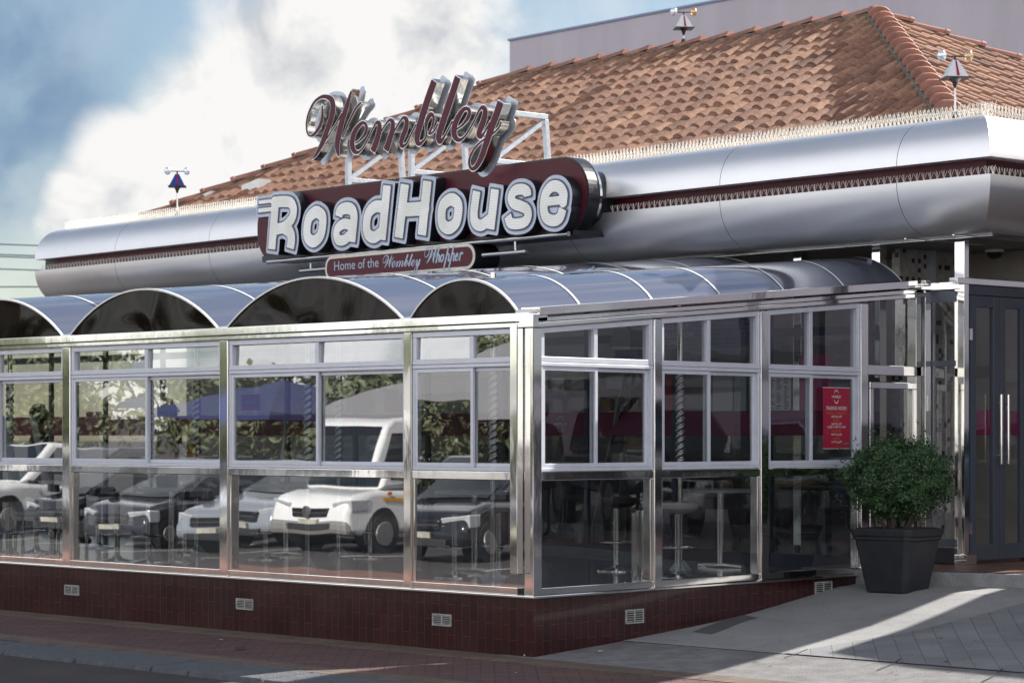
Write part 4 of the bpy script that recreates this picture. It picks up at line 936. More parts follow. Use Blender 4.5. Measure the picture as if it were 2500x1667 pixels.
pp = [g([(36, 88, 4), (20, 40, 4.4), (-14, -52, 4)]), g([(16, 22, 1), (28, 44, 2.4), (40, 46, 3.4), (42, 34, 4), (34, 10, 3.8), (40, 2, 2), (50, 16, 1)])]
ee = [g([(8, 20, 1), (24, 32, 3), (26, 44, 3), (14, 40, 3.6), (4, 18, 4.2), (10, 3, 3), (24, 8, 1.4), (36, 26, 1)])]
rr_ = [g([(2, 4, 4), (12, 44, 3.6), (14, 34, 1.6), (26, 48, 3.4), (32, 40, 3)])]
WP = WH+off(hh, .74)+off(oo, 1.02)+off(pp, 1.31)+off(pp, 1.64)+off(ee, 1.98)+off(rr_, 2.25)
al2 = np.vstack([p for p, f in WP])
small(WP, 'script_lettering', 780+1450/5.6, 780+1970/5.6, 580+348/5.6, al2[:, 0].min(), al2[:, 0].max(), .03)

# ============================================================ FURNITURE AND THINGS INSIDE
FZ = .452
def pole_thing(u, Y, label):
    p = atY(u, 1062, Y); t = thing('twisted_pole', label, 'pole', (p[0], p[1], FZ), 0, 'twisted steel poles standing inside the dining room')
    return t
tp = pole_thing(1204, 20.3, 'twisted polished steel pole standing inside just left of the corner post')
m = MB(); m.tube([(0, 0, .0), (0, 0, .88)], .024, 14); m.build('lower_pipe', CHROME, tp, smooth=True)
m = MB(); m.tube([(0, 0, 1.78), (0, 0, 2.62)], .026, 14); m.build('upper_pipe', CHROME, tp, smooth=True)
m = MB(); o = 0; NZ = 110; NA = 16
for i in range(NZ+1):
    z = .86+.94*i/NZ
    for k in range(NA):
        t = 2*pi*k/NA; tw = z*52; r = .030+.014*abs(cos((t-tw)))**1.5
        m.v.append((r*cos(t), r*sin(t), z))
for i in range(NZ):
    for k in range(NA): k2 = (k+1) % NA; m.f.append((i*NA+k, i*NA+k2, (i+1)*NA+k2, (i+1)*NA+k))
m.build('twisted_sleeve', CHROME, tp, smooth=True)
m = MB()
for a in range(4):
    c, s = cos(a*pi/2+.5), sin(a*pi/2+.5); m.add([(0, 0, .12), (.12*c, .12*s, .0), (0, 0, 0)], [(0, 1, 2)])
    m.add([(0.01*s, -.01*c, .12), (.12*c, .12*s, .0), (0.01*s, -.01*c, 0)], [(0, 1, 2)])
m.lathe([(.10, 0), (.10, .008), (.03, .02)], n=20); m.build('foot', STEEL, tp)
for u, Y, lb in ((752, 22.1, 'twisted steel pole inside the widest bay, left of its sash joint'), (828, 24.2, 'twisted steel pole inside the widest bay, right of its sash joint'), (1661, 21.8, 'twisted steel pole inside the middle bay right of the corner'),
                 (481, 24.6, 'farther twisted pole inside the bay with the hooded man'), (367, 25.2, 'twisted pole inside just left of the hooded man'), (24, 24.3, 'twisted pole inside the leftmost bay of the photo')):
    c = copy_tree(tp); p = atY(u, 1062, Y); c.location = (p[0], p[1], FZ); c['label'] = lb; c.rotation_euler.z = u
# stools
def make_stool(seat_m, sh):
    t = thing('bar_stool', '', 'stool')
    m = MB(); m.lathe([(.18, 0), (.18, .012), (.05, .035), (.028, .06)], n=24); m.build('base', CHROME, t, smooth=True)
    m = MB(); m.tube([(0, 0, .04), (0, 0, sh-.03)], .026, 14); m.build('pedestal', CHROME, t, smooth=True)
    m = MB(); m.tube([(.15*cos(a), .15*sin(a), .26) for a in np.linspace(0, 2*pi, 21)], .009, 6, cap=False)
    for a in (0, pi): m.tube([(0, 0, .26), (.15*cos(a), .15*sin(a), .26)], .008, 6)
    m.build('foot_ring', CHROME, t, smooth=True)
    m = MB(); m.lathe([(.05, sh-.05), (.15, sh-.03), (.185, sh), (.19, sh+.03), (.17, sh+.05), (.02, sh+.055)], n=26); m.build('seat', seat_m, t, smooth=True)
    return t
ws_ = mat('translucent_white_seat', (.62, .56, .57), .25, coat=.4)
st1 = make_stool(ws_, .60); st2 = make_stool(mat('dark_brown_seat', (.05, .035, .035), .4), .62)
whites = [(1111, 20.6, 'clear white topped stool inside the bay beside the corner, left one'), (1218, 20.9, 'pinkish white topped stool inside right against the corner post'),
          (1655, 20.6, 'pale topped stool standing inside the middle bay right of the corner')]
for i, (u, Y, lb) in enumerate(whites):
    c = st1 if i == 0 else copy_tree(st1); p = atY(u, 1062, Y); c.location = (p[0], p[1], FZ); c['label'] = lb; c['group'] = 'white topped stools inside the dining room'
darks = [(19, 23.6, 'dark stool at the far left edge of the leftmost bay'), (88, 25.2, 'dark stool in the leftmost bay, second from the edge'), (130, 24.4, 'dark stool in the leftmost bay beside the steel post'),
         (240, 26.0, 'dark stool farther back behind the round stool pair, left'), (286, 23.3, 'dark topped stool nearest the glass in the bay with the hooded man'), (363, 23.0, 'dark stool beneath the sash joint near the hooded man'),
         (452, 24.6, 'dark stool between the table and the second post'), (650, 23.6, 'dark stool inside the widest bay at its left'), (905, 23.8, 'dark stool inside the widest bay at its right post'), (1385+120, 21.6, 'dark stool beside the bright tube in the first bay right of the corner')]
for i, (u, Y, lb) in enumerate(darks):
    c = st2 if i == 0 else copy_tree(st2); p = atY(u, 1062, Y); c.location = (p[0], p[1], FZ); c['label'] = lb; c['group'] = 'dark topped stools inside the dining room'
# tables
def make_table():
    t = thing('cafe_table', '', 'table')
    m = MB(); m.lathe([(.36, .70), (.37, .705), (.37, .725), (.36, .73), (.01, .731)], n=32); m.build('tabletop', mat('pale_table_laminate', (.38, .36, .38), .3), t)
    m = MB(); m.tube([(0, 0, .03), (0, 0, .70)], .032, 14); m.build('leg', CHROME, t, smooth=True)
    m = MB()
    for a in range(4): m.beam((0, 0, .03), (.26*cos(a*pi/2), .26*sin(a*pi/2), .015), .05, .02)
    m.build('cross_foot', CHROME, t); return t
t0 = make_table()
for i, (u, Y, lb) in enumerate(((420, 22.6, 'round pale table inside below the hooded man'), (700, 24.5, 'round pale table inside the widest bay'), (1160, 21.5, 'round table between the two white stools'), (1760, 22.2, 'round table inside the middle bay right of the corner'))):
    c = t0 if i == 0 else copy_tree(t0); p = atY(u, 1062, Y); c.location = (p[0], p[1], FZ); c['label'] = lb; c['group'] = 'round cafe tables inside'
# ladder
ld_ = thing('step_ladder', 'aluminium A frame step ladder standing open inside the first bay right of the corner', 'ladder')
def LP(u, v, Y): return tuple(atY(u, v, Y))
f1 = LP(1437, 1345, 25.2); t1 = LP(1536, 868, 23.6); t1b = LP(1552, 868, 23.6); f2 = LP(1500, 1340, 25.6); 
g1 = LP(1690, 1345, 24.9); g2 = LP(1745, 1340, 25.4); t2 = LP(1556, 868, 23.6); t2b = LP(1572, 868, 23.9)
LADM = mat('worn_ladder_timber', (.40, .36, .33), .5, .2, var=.2)
m = MB(); m.beam(f1, t1, .035, .05); m.beam(f2, t1b, .035, .05)
for k in range(1, 7):
    a = Vector(f1).lerp(Vector(t1), k/7); b = Vector(f2).lerp(Vector(t1b), k/7); m.beam(a, b, .05, .02)
m.build('front_rails', LADM, ld_)
m = MB(); m.beam(g1, t2, .06, .04); m.beam(g2, t2b, .06, .04)
for k in (1, 3, 5): a = Vector(g1).lerp(Vector(t2), k/7); b = Vector(g2).lerp(Vector(t2b), k/7); m.beam(a, b, .03, .02)
m.build('rear_rails', LADM, ld_)
m = MB(); m.beam(LP(1475, 1062, 24.3), LP(1640, 1062, 24.2), .02, .025); m.build('spreader', LADM, ld_)
m = MB(); m.box(t1[0]-.1, t1[0]+.25, t1[1]-.2, t1[1]+.1, t1[2]-.02, t1[2]+.05); m.build('top_cap', mat('blue_plastic', (.03, .05, .2), .5), ld_)
# shiny tube stand by the first post on the right
p = hit(1573, 1250, (0, 1, 0), (0, .35, 0)); tt = thing('steel_tube_stand', 'short bright steel tube standing inside beside the first right hand post', 'post', (p[0], p[1], FZ))
m = MB(); m.tube([(0, 0, 0), (0, 0, .62)], .075, 18); m.build('tube', CHROME, tt, smooth=True); m = MB(); m.tube([(-.07, .05, 0), (-.07, .05, .60)], .02, 10); m.build('rail', CHROME, tt, smooth=True)

# inner glass front with the magenta stripe (part of the restaurant)
rbi = Matrix.Translation((MB0[0], MB0[1], 0))@Matrix.Rotation(-AM, 4, 'Z'); inv = rbi.inverted()
def inner(m_, name, mt, **k):
    m_.v = [tuple(inv@Vector(v)) for v in m_.v]; return m_.build(name, mt, rb, **k)
GX = 5.0
zs1 = hit(1324, 1007, (1, 0, 0), (GX, 0, 0))[2]; zs0 = hit(1324, 1063, (1, 0, 0), (GX, 0, 0))[2]
m = MB()
for k in range(13): y = .45+1.18*k; m.box(GX, GX+.05, y, y+.05, FZ, 3.3)
m.box(GX, GX+.05, .4, 15, 2.62, 2.70); m.box(GX, GX+.05, .4, 15, FZ, .56); inner(m, 'inner_window_frame', ALUD)
for k in range(12):
    m = MB(); y = .5+1.18*k; m.quad((GX+.02, y, .56), (GX+.02, y+1.13, .56), (GX+.02, y+1.13, 2.62), (GX+.02, y, 2.62)); inner(m, 'inner_pane', GLASSD)
m = MB(); m.box(GX+.006, GX+.01, .45, 14.5, zs0, zs1); inner(m, 'magenta_window_stripe', MAGENTA)
def poster(pts, x, mt, label, name='poster', cat='poster', texts=(), lines=None, lm=None):
    """flat sheet facing -x, traced on the plane x"""
    q = [hit(u, v, (1, 0, 0), (x, 0, 0)) for u, v in pts]; y0 = min(a[1] for a in q); y1 = max(a[1] for a in q); z0 = min(a[2] for a in q); z1 = max(a[2] for a in q)
    t = thing(name, label, cat, (x, y1, z0)); W_ = y1-y0; H = z1-z0
    m = MB(); m.box(-.004, 0, -W_, 0, 0, H); m.build('sheet', mt, t)
    if lines:
        r = random.Random(int(pts[0][0])); m = MB()
        for c in range(lines[0]):
            for k in range(lines[1]):
                if r.random() < .15: continue
                a = -W_*(c+.12)/lines[0]; zc_ = H*(1-(k+.6)/(lines[1]+.5)); m.box(-.0075, -.0045, a, a-W_/lines[0]*r.uniform(.35, .75), zc_-.004, zc_+.006)
        m.build('print_rows', lm or BLACKM, t)
    for s, sz, fy, fz, mt2 in texts: wall_text(s, sz, mt2, 'lettering', t, (-.009, -W_*fy, H*fz), (0, -1, 0))
    return t
GREYT = mat('grey_print', (.18, .18, .2), .6)
poster(((1877, 916), (1931, 1001)), GX-.01, PAPER, 'white printed menu sheet behind the third right hand window', 'menu_sheet', 'menu', lines=(3, 16), lm=GREYT)
poster(((1952, 867), (2028, 1001)), GX-.012, PINK, 'pink poster behind the third right hand window above the trading hours sign', texts=())
poster(((1741, 914), (1789, 1003)), GX-.014, PAPER, 'white dessert poster behind the middle right hand window', texts=(('BROWNIE', .075, .5, .82, GREYT),))
poster(((1618, 905), (1641, 1003)), GX-.012, REDP, 'narrow dark red poster behind the twisted pole')
poster(((1792, 905), (1822, 1003)), GX-.010, mat('pale_green_light_panel', (.42, .52, .48), .4), 'pale green glowing panel behind the middle right hand window', 'light_panel', 'panel')
poster(((1471, 972), (1491, 1003)), GX-.012, mat('tan_card', (.35, .22, .12), .6), 'small tan carton shape seen through the ladder', 'carton', 'box')
b_ = poster(((1622, 782), (1843, 846)), GX-.03, LILAC, 'lilac overhead menu board behind the middle upper windows', 'menu_board', 'menu', lines=(6, 6), lm=GREYT,
       texts=(('TAKE-OUT', .075, .12, .66, PAPER), ('COLLECTION', .075, .13, .40, PAPER), ('ONLY', .075, .12, .14, PAPER)))
poster(((2085, 790), (2105, 850)), GX-.02, BLACKM, 'small black panel behind the glass door transom', 'black_panel', 'panel')
# seen through the left side
poster(((846, 917), (907, 1006)), GX-.01, mat('lilac_poster', (.30, .26, .42), .5), 'lilac poster behind the widest bay')
poster(((925, 917), (935, 980)), GX-.01, PAPER, 'narrow white strip notice behind the widest bay right of the lilac poster', 'notice', 'notice')
poster(((940, 950), (972, 1006)), GX-.012, mat('dusty_pink_poster', (.36, .2, .24), .5), 'dusty pink poster behind the right part of the widest bay')
lg = poster(((590, 963), (634, 1001)), GX-.02, PINK, 'bright pink square logo sign behind the left part of the widest bay', 'logo_sign', 'sign', texts=(('WEMBLEY', .055, .5, .42, PAPER),))
poster(((211, 1005), (251, 1045)), GX-.02, mat('raspberry_print', (.36, .03, .12), .5), 'raspberry coloured notice with white rows in the bay with the hooded man', 'notice', 'notice', lines=(1, 6), lm=PAPER)
# round logo on the inner stripe
def logo(parent, C, right, s, mt=PAPER):
    m = MB(); r = Vector(right); u = Vector((0, 0, 1)); n = r.cross(u)
    for a0, a1 in ((.5, pi-.5), (pi+.5, 2*pi-.5)):
        for t0, t1 in zip(np.linspace(a0, a1, 12)[:-1], np.linspace(a0, a1, 12)[1:]):
            P = [Vector(C)+n*.0+r*(s*.62*f*cos(t))+u*(s*f*sin(t)) for f, t in ((1, t0), (1, t1), (.88, t1), (.88, t0))]
            m.add(P, [(0, 1, 2, 3)])
    m.build('logo_ring', mt, parent, recalc=False)
    wall_text('WEMBLEY', s*.52, mt, 'logo_lettering', parent, Vector(C)+n*.001-u*(s*.19), right)
q = hit(1368, 1035, (1, 0, 0), (GX-.03, 0, 0)); lt_ = thing('window_logo', 'faint round white logo decal on the magenta stripe behind the first right hand window', 'decal', tuple(q)); logo(lt_, (0, 0, 0), (0, -1, 0), .085)
# trading hours poster on the right hand glass
q0 = hit(2009, 946, (0, 1, 0), (0, .022, 0)); q1 = hit(2074, 1094, (0, 1, 0), (0, .022, 0)); W_ = q1[0]-q0[0]; H_ = q0[2]-q1[2]
th = thing('trading_hours_poster', 'tall dark red trading hours poster stuck on the third right hand window', 'poster', (q0[0], .018, q1[2]))
m = MB(); m.box(0, W_, 0, .003, 0, H_); m.build('sheet', REDP, th)
m = MB(); 
for a in (0, 1): m.box(-.004, W_+.004, .001, .004, -.004 if a == 0 else H_, 0 if a == 0 else H_+.004)
m.build('white_edge', PAPER, th)
for s, sz, fz, mt2, sx in (('TRADING HOURS', .046, .635, PAPER, .82), ('MONDAY - THURSDAY', .033, .562, ORANGE, .85), ('10AM TILL LATE', .027, .508, PAPER, .8), ('FRIDAY', .033, .438, ORANGE, .85), ('10AM TILL LATE', .027, .386, PAPER, .8),
                   ('CLOSED 12:30PM TO 1:30PM', .027, .336, PAPER, .8), ('SATURDAY', .033, .266, ORANGE, .85), ('10AM TILL LATE', .027, .213, PAPER, .8), ('SUNDAY', .033, .143, ORANGE, .85), ('11AM TILL LATE', .027, .088, PAPER, .8)):
    o = wall_text(s, sz, mt2, 'lettering', th, (W_/2-.008, -.003, H_*fz), (1, 0, 0), sx=sx)
logo(th, (W_/2-.008, -.003, H_*.855), (1, 0, 0), .060)
# poster on the mosaic wall, pendant lamp, counter
q0 = hitm(2376, 885, ym=2.05); q1 = hitm(2424, 1003, ym=2.05)
bp_ = thing('burger_poster', 'brown burger poster behind the left door leaf', 'poster', m2w(q0[0], 2.09), -AM)
m = MB(); m.box(0, q1[0]-q0[0], -.01, 0, q1[2], q0[2]); m.build('sheet', mat('brown_poster', (.16, .115, .10), .5), bp_)
m = MB(); m.box(.06, q1[0]-q0[0], -.013, -.0105, q1[2]+.33, q1[2]+.43); m.build('black_banner', BLACKM, bp_)
wall_text('THE DOUBLE', .085, PAPER, 'lettering', bp_, (.36, -.015, q1[2]+.35), (1, 0, 0))
m = MB(); m.lathe([(.16, 0), (.17, .05), (.10, .10), (.01, .11)], (.34, 0, 0), n=20); m.v = [(x, -.018+z*.05, q1[2]+.12+y) for x, y, z in m.v]; m.build('burger_print', PINK, bp_)
cl = thing('pendant_lamp', 'dark boxy lamp with pale underside hanging inside above the ladder', 'lamp', tuple(atY(1535, 830, 21.8)))
m = MB(); m.hexa([(-.13, -.13, -.06), (.13, -.13, -.06), (.13, .13, -.06), (-.13, .13, -.06), (-.09, -.09, .09), (.09, -.09, .09), (.09, .09, .09), (-.09, .09, .09)]); m.build('shade', mat('olive_lamp_shade', (.10, .10, .085), .5), cl)
m = MB(); m.box(-.11, .11, -.11, .11, -.085, -.062); m.build('diffuser', mat('cream_diffuser', (.6, .58, .5), .5), cl); m = MB(); m.tube([(0, 0, .09), (0, 0, .30)], .01); m.build('stem', BLACKM, cl)
ct = thing('service_counter', 'dark service counter inside behind the inner glass front', 'counter', (6.0, 0, 0)); m = MB(); m.box(0, .5, 1.0, 13, .45, 1.35); m.build('front', mat('counter_dark', (.05, .04, .045), .4), ct); m = MB(); m.box(-.05, .55, .95, 13.05, 1.35, 1.40); m.build('worktop', STEEL, ct)

# ============================================================ CLIPPED SHRUB IN A POT
pc = hit(2197, 1440, (0, 0, 1), (0, 0, .36)); PX, PY = 4.04, -.47
zg = gh(4.0)+.012
pt = thing('potted_shrub', 'round clipped dark green shrub in a dark square tapered pot beside the glass door', 'potted plant', (3.90, -.60, gh(3.75)+.012), radians(3))
def frus(m, a, b, z0, z1, ca=.04):
    def ring(h, z): c = ca; return [(-h+c, -h, z), (h-c, -h, z), (h, -h+c, z), (h, h-c, z), (h-c, h, z), (-h+c, h, z), (-h, h-c, z), (-h, -h+c, z)]
    m.add(ring(a, z0)+ring(b, z1), [tuple(range(7, -1, -1)), tuple(range(8, 16))]+[(i, (i+1) % 8, 8+(i+1) % 8, 8+i) for i in range(8)])
m = MB(); frus(m, .205, .275, 0, .44); po = m.build('pot', POTM, pt, bevel=.008)
m = MB(); frus(m, .285, .292, .44, .475); frus(m, .300, .312, .477, .54, .05); m.build('pot_rim', POTM, pt, bevel=.008)
m = MB(); frus(m, .27, .27, .5, .545); m.build('soil', mat('dark_soil', (.02, .015, .012), .95, bump=1, bscale=40), pt)
m = MB(); rr = random.Random(4)
for k in range(9):
    a = rr.uniform(0, 6.28); b = a+rr.uniform(-.5, .5); r1 = rr.uniform(.03, .12); r2 = rr.uniform(.15, .34)
    m.tube([(r1*cos(a), r1*sin(a), .53), ((r1+r2)*.5*cos(a+.15), (r1+r2)*.5*sin(a+.15), .68), (r2*cos(b), r2*sin(b), .86), (r2*1.1*cos(b), r2*1.1*sin(b), 1.05)], [.018, .013, .009, .004], 7)
m.build('stems', BARK, pt, smooth=True)
def leaves(m, n, cx, cz, rx, ry, rz, ls, rnd, shell=.62, nf=3.5, amp=.12, lowcut=-9):
    for i in range(n):
        v = Vector((rnd.gauss(0, 1), rnd.gauss(0, 1), rnd.gauss(0, 1))).normalized()
        r = rnd.uniform(shell, 1.0)**.6*(1+amp*2*(mnoise.noise(v*nf+Vector((cx, cz, 3)))))
        if mnoise.noise(v*5.0+Vector((9, cz, cx))) > .30 and r > .7 and rnd.random() < .6: continue
        p = Vector((cx+v.x*rx*r, v.y*ry*r, cz+v.z*rz*r))
        if p.z < lowcut: continue
        a = Vector((rnd.gauss(0, 1), rnd.gauss(0, 1), rnd.gauss(0, 1))).normalized(); nn = (v*1.0+a*.9).normalized(); t = nn.cross(Vector((rnd.gauss(0, 1), rnd.gauss(0, 1), rnd.gauss(0, 1)))).normalized(); s = nn.cross(t)
        l = ls*rnd.uniform(.7, 1.25); w_ = l*.45
        m.add([p-t*l*.5, p+s*w_*.5+nn*l*.08, p+t*l*.5, p-s*w_*.5+nn*l*.08], [(0, 1, 2, 3)])
m = MB(); rl = random.Random(9)
leaves(m, 16000, .02, .97, .47, .47, .345, .034, rl, .55, amp=.17); leaves(m, 1300, .24, .80, .30, .28, .22, .032, rl, .2, amp=.3); leaves(m, 700, -.1, 1.0, .52, .5, .38, .036, rl, .9, amp=.3)
m.build('foliage', LEAF, pt, recalc=False)

# ============================================================ BIRD SCARERS
def scarer(x, y, z, hgt, label, rot, spread=1.0, blue=False):
    p = m2w(x, y); t = thing('bird_scarer', label, 'bird scarer', (p[0], p[1], z), rot, 'mirrored pyramid bird scarers on the roof'); t.scale = (.80, .80, .92)
    m = MB(); m.tube([(0, 0, 0), (0, 0, hgt)], .011, 8); m.build('rod', WHITE, t, smooth=True)
    m = MB(); m.lathe([(.09, 0), (.05, .04), (.03, .1), (.012, .11)], n=8); m.build('foot', BLACK, t)
    m = MB(); m.lathe([(.012, hgt-.10), (.035, hgt-.04), (.09, hgt), (.02, hgt+.004)], n=12); m.build('hub', BLACK, t)
    q = []; h = .125; m = MB(); m.add([(-h, -h, hgt), (h, -h, hgt), (h, h, hgt), (-h, h, hgt), (-.03, -.03, hgt+.17), (.03, -.03, hgt+.17), (.03, .03, hgt+.17), (-.03, .03, hgt+.17)], [(3, 2, 1, 0), (4, 5, 6, 7), (0, 1, 5, 4), (1, 2, 6, 5), (2, 3, 7, 6), (3, 0, 4, 7)])
    m.build('mirror_pyramid', mat('blue_mirror', (.08, .15, .5), .15, .8) if blue else mat('white_mirror', (.75, .75, .76), .15, .15), t)
    m = MB(); m.box(-h-.02, h+.02, -h-.02, h+.02, hgt-.012, hgt-.001); m.build('tray', BLACK, t)
    m = MB(); m.add([(-.012-h*.0, -h-.004, hgt+.01), (.018, -h-.004, hgt+.01), (.010, -.035, hgt+.165), (-.006, -.035, hgt+.165)], [(0, 1, 2, 3)]); m.build('red_stripe', REDP, t)
    m = MB(); m.beam((-.12, 0, hgt+.21), (.12, 0, hgt+.21), .012, .012); m.tube([(0, 0, hgt+.16), (0, 0, hgt+.215)], .012, 8); m.build('arm', BLACK, t)
    for s in (-1, 1):
        m = MB(); m.lathe([(.002, -.055), (.035, -.045), (.055, -.015), (.055, .015), (.035, .045), (.002, .055)], (s*.155, 0, hgt+.215), n=14)
        m.build('globe', mat('clear_globe', (.75, .80, .86), .08, .6) if s < 0 or blue else mat('amber_globe', (.62, .42, .25), .1, .6), t, smooth=True)
    return t
rz = -atan2(CAM[0]-6, 14)
scarer(.6, 13.5, 4.50, .46, 'blue mirrored bird scarer on the far left of the roof edge', radians(-40), blue=True)
scarer(4.3, hitm(1669, 130, xm=4.3)[1], 6.45, .25, 'white mirrored bird scarer with amber globe on the roof ridge', radians(-40))
scarer(.6, .85, 4.50, .44, 'white mirrored bird scarer near the right hand roof corner', radians(-40))
vt = thing('roof_cowl', 'small pale flared metal cowls at the far left end of the tiled roof', 'vent', m2w(1.4, 13.6), -AM)
for k, (u, v) in enumerate(((622, 452), (537, 484))):
    a = hitm(u, v, xm=1.4+k*.2); m = MB(); yy = a[1]-13.6; m.hexa([(-.06, yy-.1, 4.2), (.06, yy-.1, 4.2), (.06, yy+.1, 4.2), (-.06, yy+.1, 4.2), (-.1, yy-.22, a[2]+.06), (.1, yy-.22, a[2]+.06), (.1, yy+.16, a[2]-.0), (-.1, yy+.16, a[2]-.0)]); m.build('cowl', WHITE, vt)
# dome camera under the soffit
p = hitm(2428, 600, ym=1.6); dc = thing('dome_camera', 'small dome security camera under the soffit right of the steel column', 'camera', m2w(p[0], 1.6, ZB)); m = MB(); m.lathe([(.02, -.09), (.06, -.075), (.08, -.04), (.085, -.002)], n=18); m.build('dome', BLACK, dc, smooth=True); m = MB(); m.lathe([(.09, -.025), (.095, -.001)], n=18); m.build('collar', WHITE, dc)
# power lines far left
pw = thing('power_lines', 'thin dark overhead power lines crossing the sky at the far left', 'cable')
for v0, v1, k in ((594, 600, 0), (620, 625, 1), (626, 630, 2), (658, 660, 3), (735, 700, 4)):
    a = atY(-900, v0-30, 90); b = atY(100, v1, 80); c_ = atY(1100, v1-20, 78); m = MB(); m.tube([tuple(a), tuple(b), tuple(c_)], .022, 5); m.build('line', mat('cable_grey', (.12, .13, .15), .7), pw)

# ============================================================ PEOPLE
def person(name_label, loc, rot, top, trous, hair, pose='stand', hood=False, coat=False, cat='person', skinm=None):
    t = thing('person', name_label, cat, loc, rot)
    sk = skinm or mat('skin', (.35, .20, .14), .55); shoe = BLACKM
    if pose == 'sit': hipz = .60; kn = [(.42, .10, .56), (.42, -.10, .56)]; an = [(.40, .10, .08), (.40, -.10, .08)]
    else: hipz = .93; kn = [(.03, .10, .50), (-.02, -.10, .50)]; an = [(-.03, .11, .08), (.02, -.11, .08)]
    dz = hipz-.93
    J = [(0, 0, hipz, .125, 'b'), (0, 0, hipz+.15, .12, 't'), (.01, 0, hipz+.35, .135, 't'), (0, 0, hipz+.50, .10, 't'), (.01, 0, hipz+.58, .055, 's'), (.03, 0, hipz+.66, .075, 's'), (.035, 0, hipz+.74, .088, 's'), (.02, 0, hipz+.81, .06, 'h')]
    E = [(i, i+1) for i in range(7)]
    for s in (0, 1):
        y = 1 if s == 0 else -1; o = len(J)
        ar = [(0, .17*y, hipz+.48, .060, 't'), (.02, .23*y, hipz+.22, .048, 't'), (.22, .16*y, hipz+.16, .038, 't'), (.31, .10*y, hipz+.20, .028, 's'), (.36, .08*y, hipz+.22, .022, 's')] if pose != 'walk' else [(0, .18*y, hipz+.48, .062, 't'), (-.01, .24*y, hipz+.20, .05, 't'), (.03, .25*y, hipz-.03, .038, 't'), (.05, .25*y, hipz-.10, .030, 's'), (.06, .25*y, hipz-.17, .020, 's')]
        J += ar; E += [(3, o)]+[(o+i, o+i+1) for i in range(4)]
        o = len(J); k = kn[s]; a = an[s]
        J += [(0.0, .095*y, hipz-.05, .095, 'b'), (*k, .062, 'b'), (*a, .045, 'b'), (a[0]+.12, a[1], .045, .040, 'f')]; E += [(0, o), (o, o+1), (o+1, o+2), (o+2, o+3)]
    me = bpy.data.meshes.new('body'); me.from_pydata([j[:3] for j in J], E, []); o = bpy.data.objects.new('body', me); COL.objects.link(o)
    md = o.modifiers.new('skin', 'SKIN'); md.use_smooth_shade = True
    for i, j in enumerate(J): me.skin_vertices[0].data[i].radius = (j[3]*(1.25 if coat and j[4] == 't' else 1), j[3]*(1.25 if coat and j[4] == 't' else 1)*(1.0))
    me.skin_vertices[0].data[0].use_root = True
    sb = o.modifiers.new('sub', 'SUBSURF'); sb.levels = 2; sb.render_levels = 2
    me2 = bpy.data.meshes.new_from_object(o.evaluated_get(bpy.context.evaluated_depsgraph_get())); COL.objects.unlink(o); bpy.data.objects.remove(o)
    me2.name = 'body'; me2.materials.clear()
    for q in (sk, top, trous, shoe, hair): me2.materials.append(q)
    pos = np.array([j[:3] for j in J]); lab = [j[4] for j in J]; mi = {'s': 0, 't': 1, 'b': 2, 'f': 3, 'h': 4}
    for p in me2.polygons:
        d = np.linalg.norm(pos-np.array(p.center), axis=1)-.5*np.array([j[3] for j in J]); p.material_index = mi[lab[int(d.argmin())]]; p.use_smooth = True
    b = bpy.data.objects.new('body', me2); COL.objects.link(b); b.parent = t
    m = MB(); cz = hipz+.745; K = 12
    m.lathe([(.004, .115), (.06, .10), (.098, .05), (.106, 0), (.104, -.06 if not hood else -.10), (.085, -.09 if not hood else -.16)], (.005, 0, cz), n=18)
    m.v = [(x if x < .055 else .055, y, z) for x, y, z in m.v]; m.build('hood' if hood else 'hair', top if hood else hair, t, smooth=True)
    m = MB(); m.lathe([(.001, -.014), (.012, 0), (.001, .014)], (.118, 0, cz-.015), n=8)
    for s in (-1, 1): m.lathe([(.001, -.006), (.008, 0), (.001, .006)], (.105, s*.032, cz+.012), n=8)
    m.box(.108, .115, -.022, .022, cz-.052, cz-.046); m.build('face', mat('dark_features', (.10, .05, .045), .5), t)
    if coat:
        m = MB(); m.lathe([(.19, -.35), (.185, -.1), (.155, .12), (.17, .32), (.175, .44), (.10, .53), (.07, .545)], (0, 0, hipz), n=22); m.v = [(x*.85, y*1.12, z) for x, y, z in m.v]; m.build('coat', top, t, smooth=True)
    return t
BEIGE = mat('beige_jacket', (.26, .21, .17), .8, var=.1); NAVY = mat('navy_jacket', (.012, .016, .05), .7); JEANS = mat('dark_trousers', (.02, .022, .03), .8); HAIRB = mat('black_hair', (.012, .010, .009), .6)
SPECK = mat('speckled_coat', (.07, .07, .08), .8); tN, pN = pr(SPECK); v_ = N(tN, 'ShaderNodeTexVoronoi'); v_.inputs['Scale'].default_value = 45; tc_ = N(tN, 'ShaderNodeTexCoord'); L(tN, tc_.outputs['Object'], v_.inputs[0])
r_ = N(tN, 'ShaderNodeValToRGB'); L(tN, v_.outputs[0], r_.inputs[0]); r_.color_ramp.elements[0].position = .25; r_.color_ramp.elements[1].position = .3; r_.color_ramp.elements[0].color = (.30, .30, .33, 1); r_.color_ramp.elements[1].color = (.03, .03, .035, 1); L(tN, r_.outputs[0], pN.inputs['Base Color'])
hd = atan2(-.7181, .6959)   # facing photo-right inside the building frame
p = atY(408, 1062, 24.0); person('person in beige hooded jacket looking at a phone, left of the widest bay', (p[0], p[1], FZ-.18), hd, BEIGE, JEANS, HAIRB, 'stand', hood=True)
p = atY(95, 1062, 24.2); person('seated person in a navy jacket inside the leftmost bay seen from behind', (p[0], p[1], FZ+.10), hd+.4, NAVY, JEANS, HAIRB, 'sit')
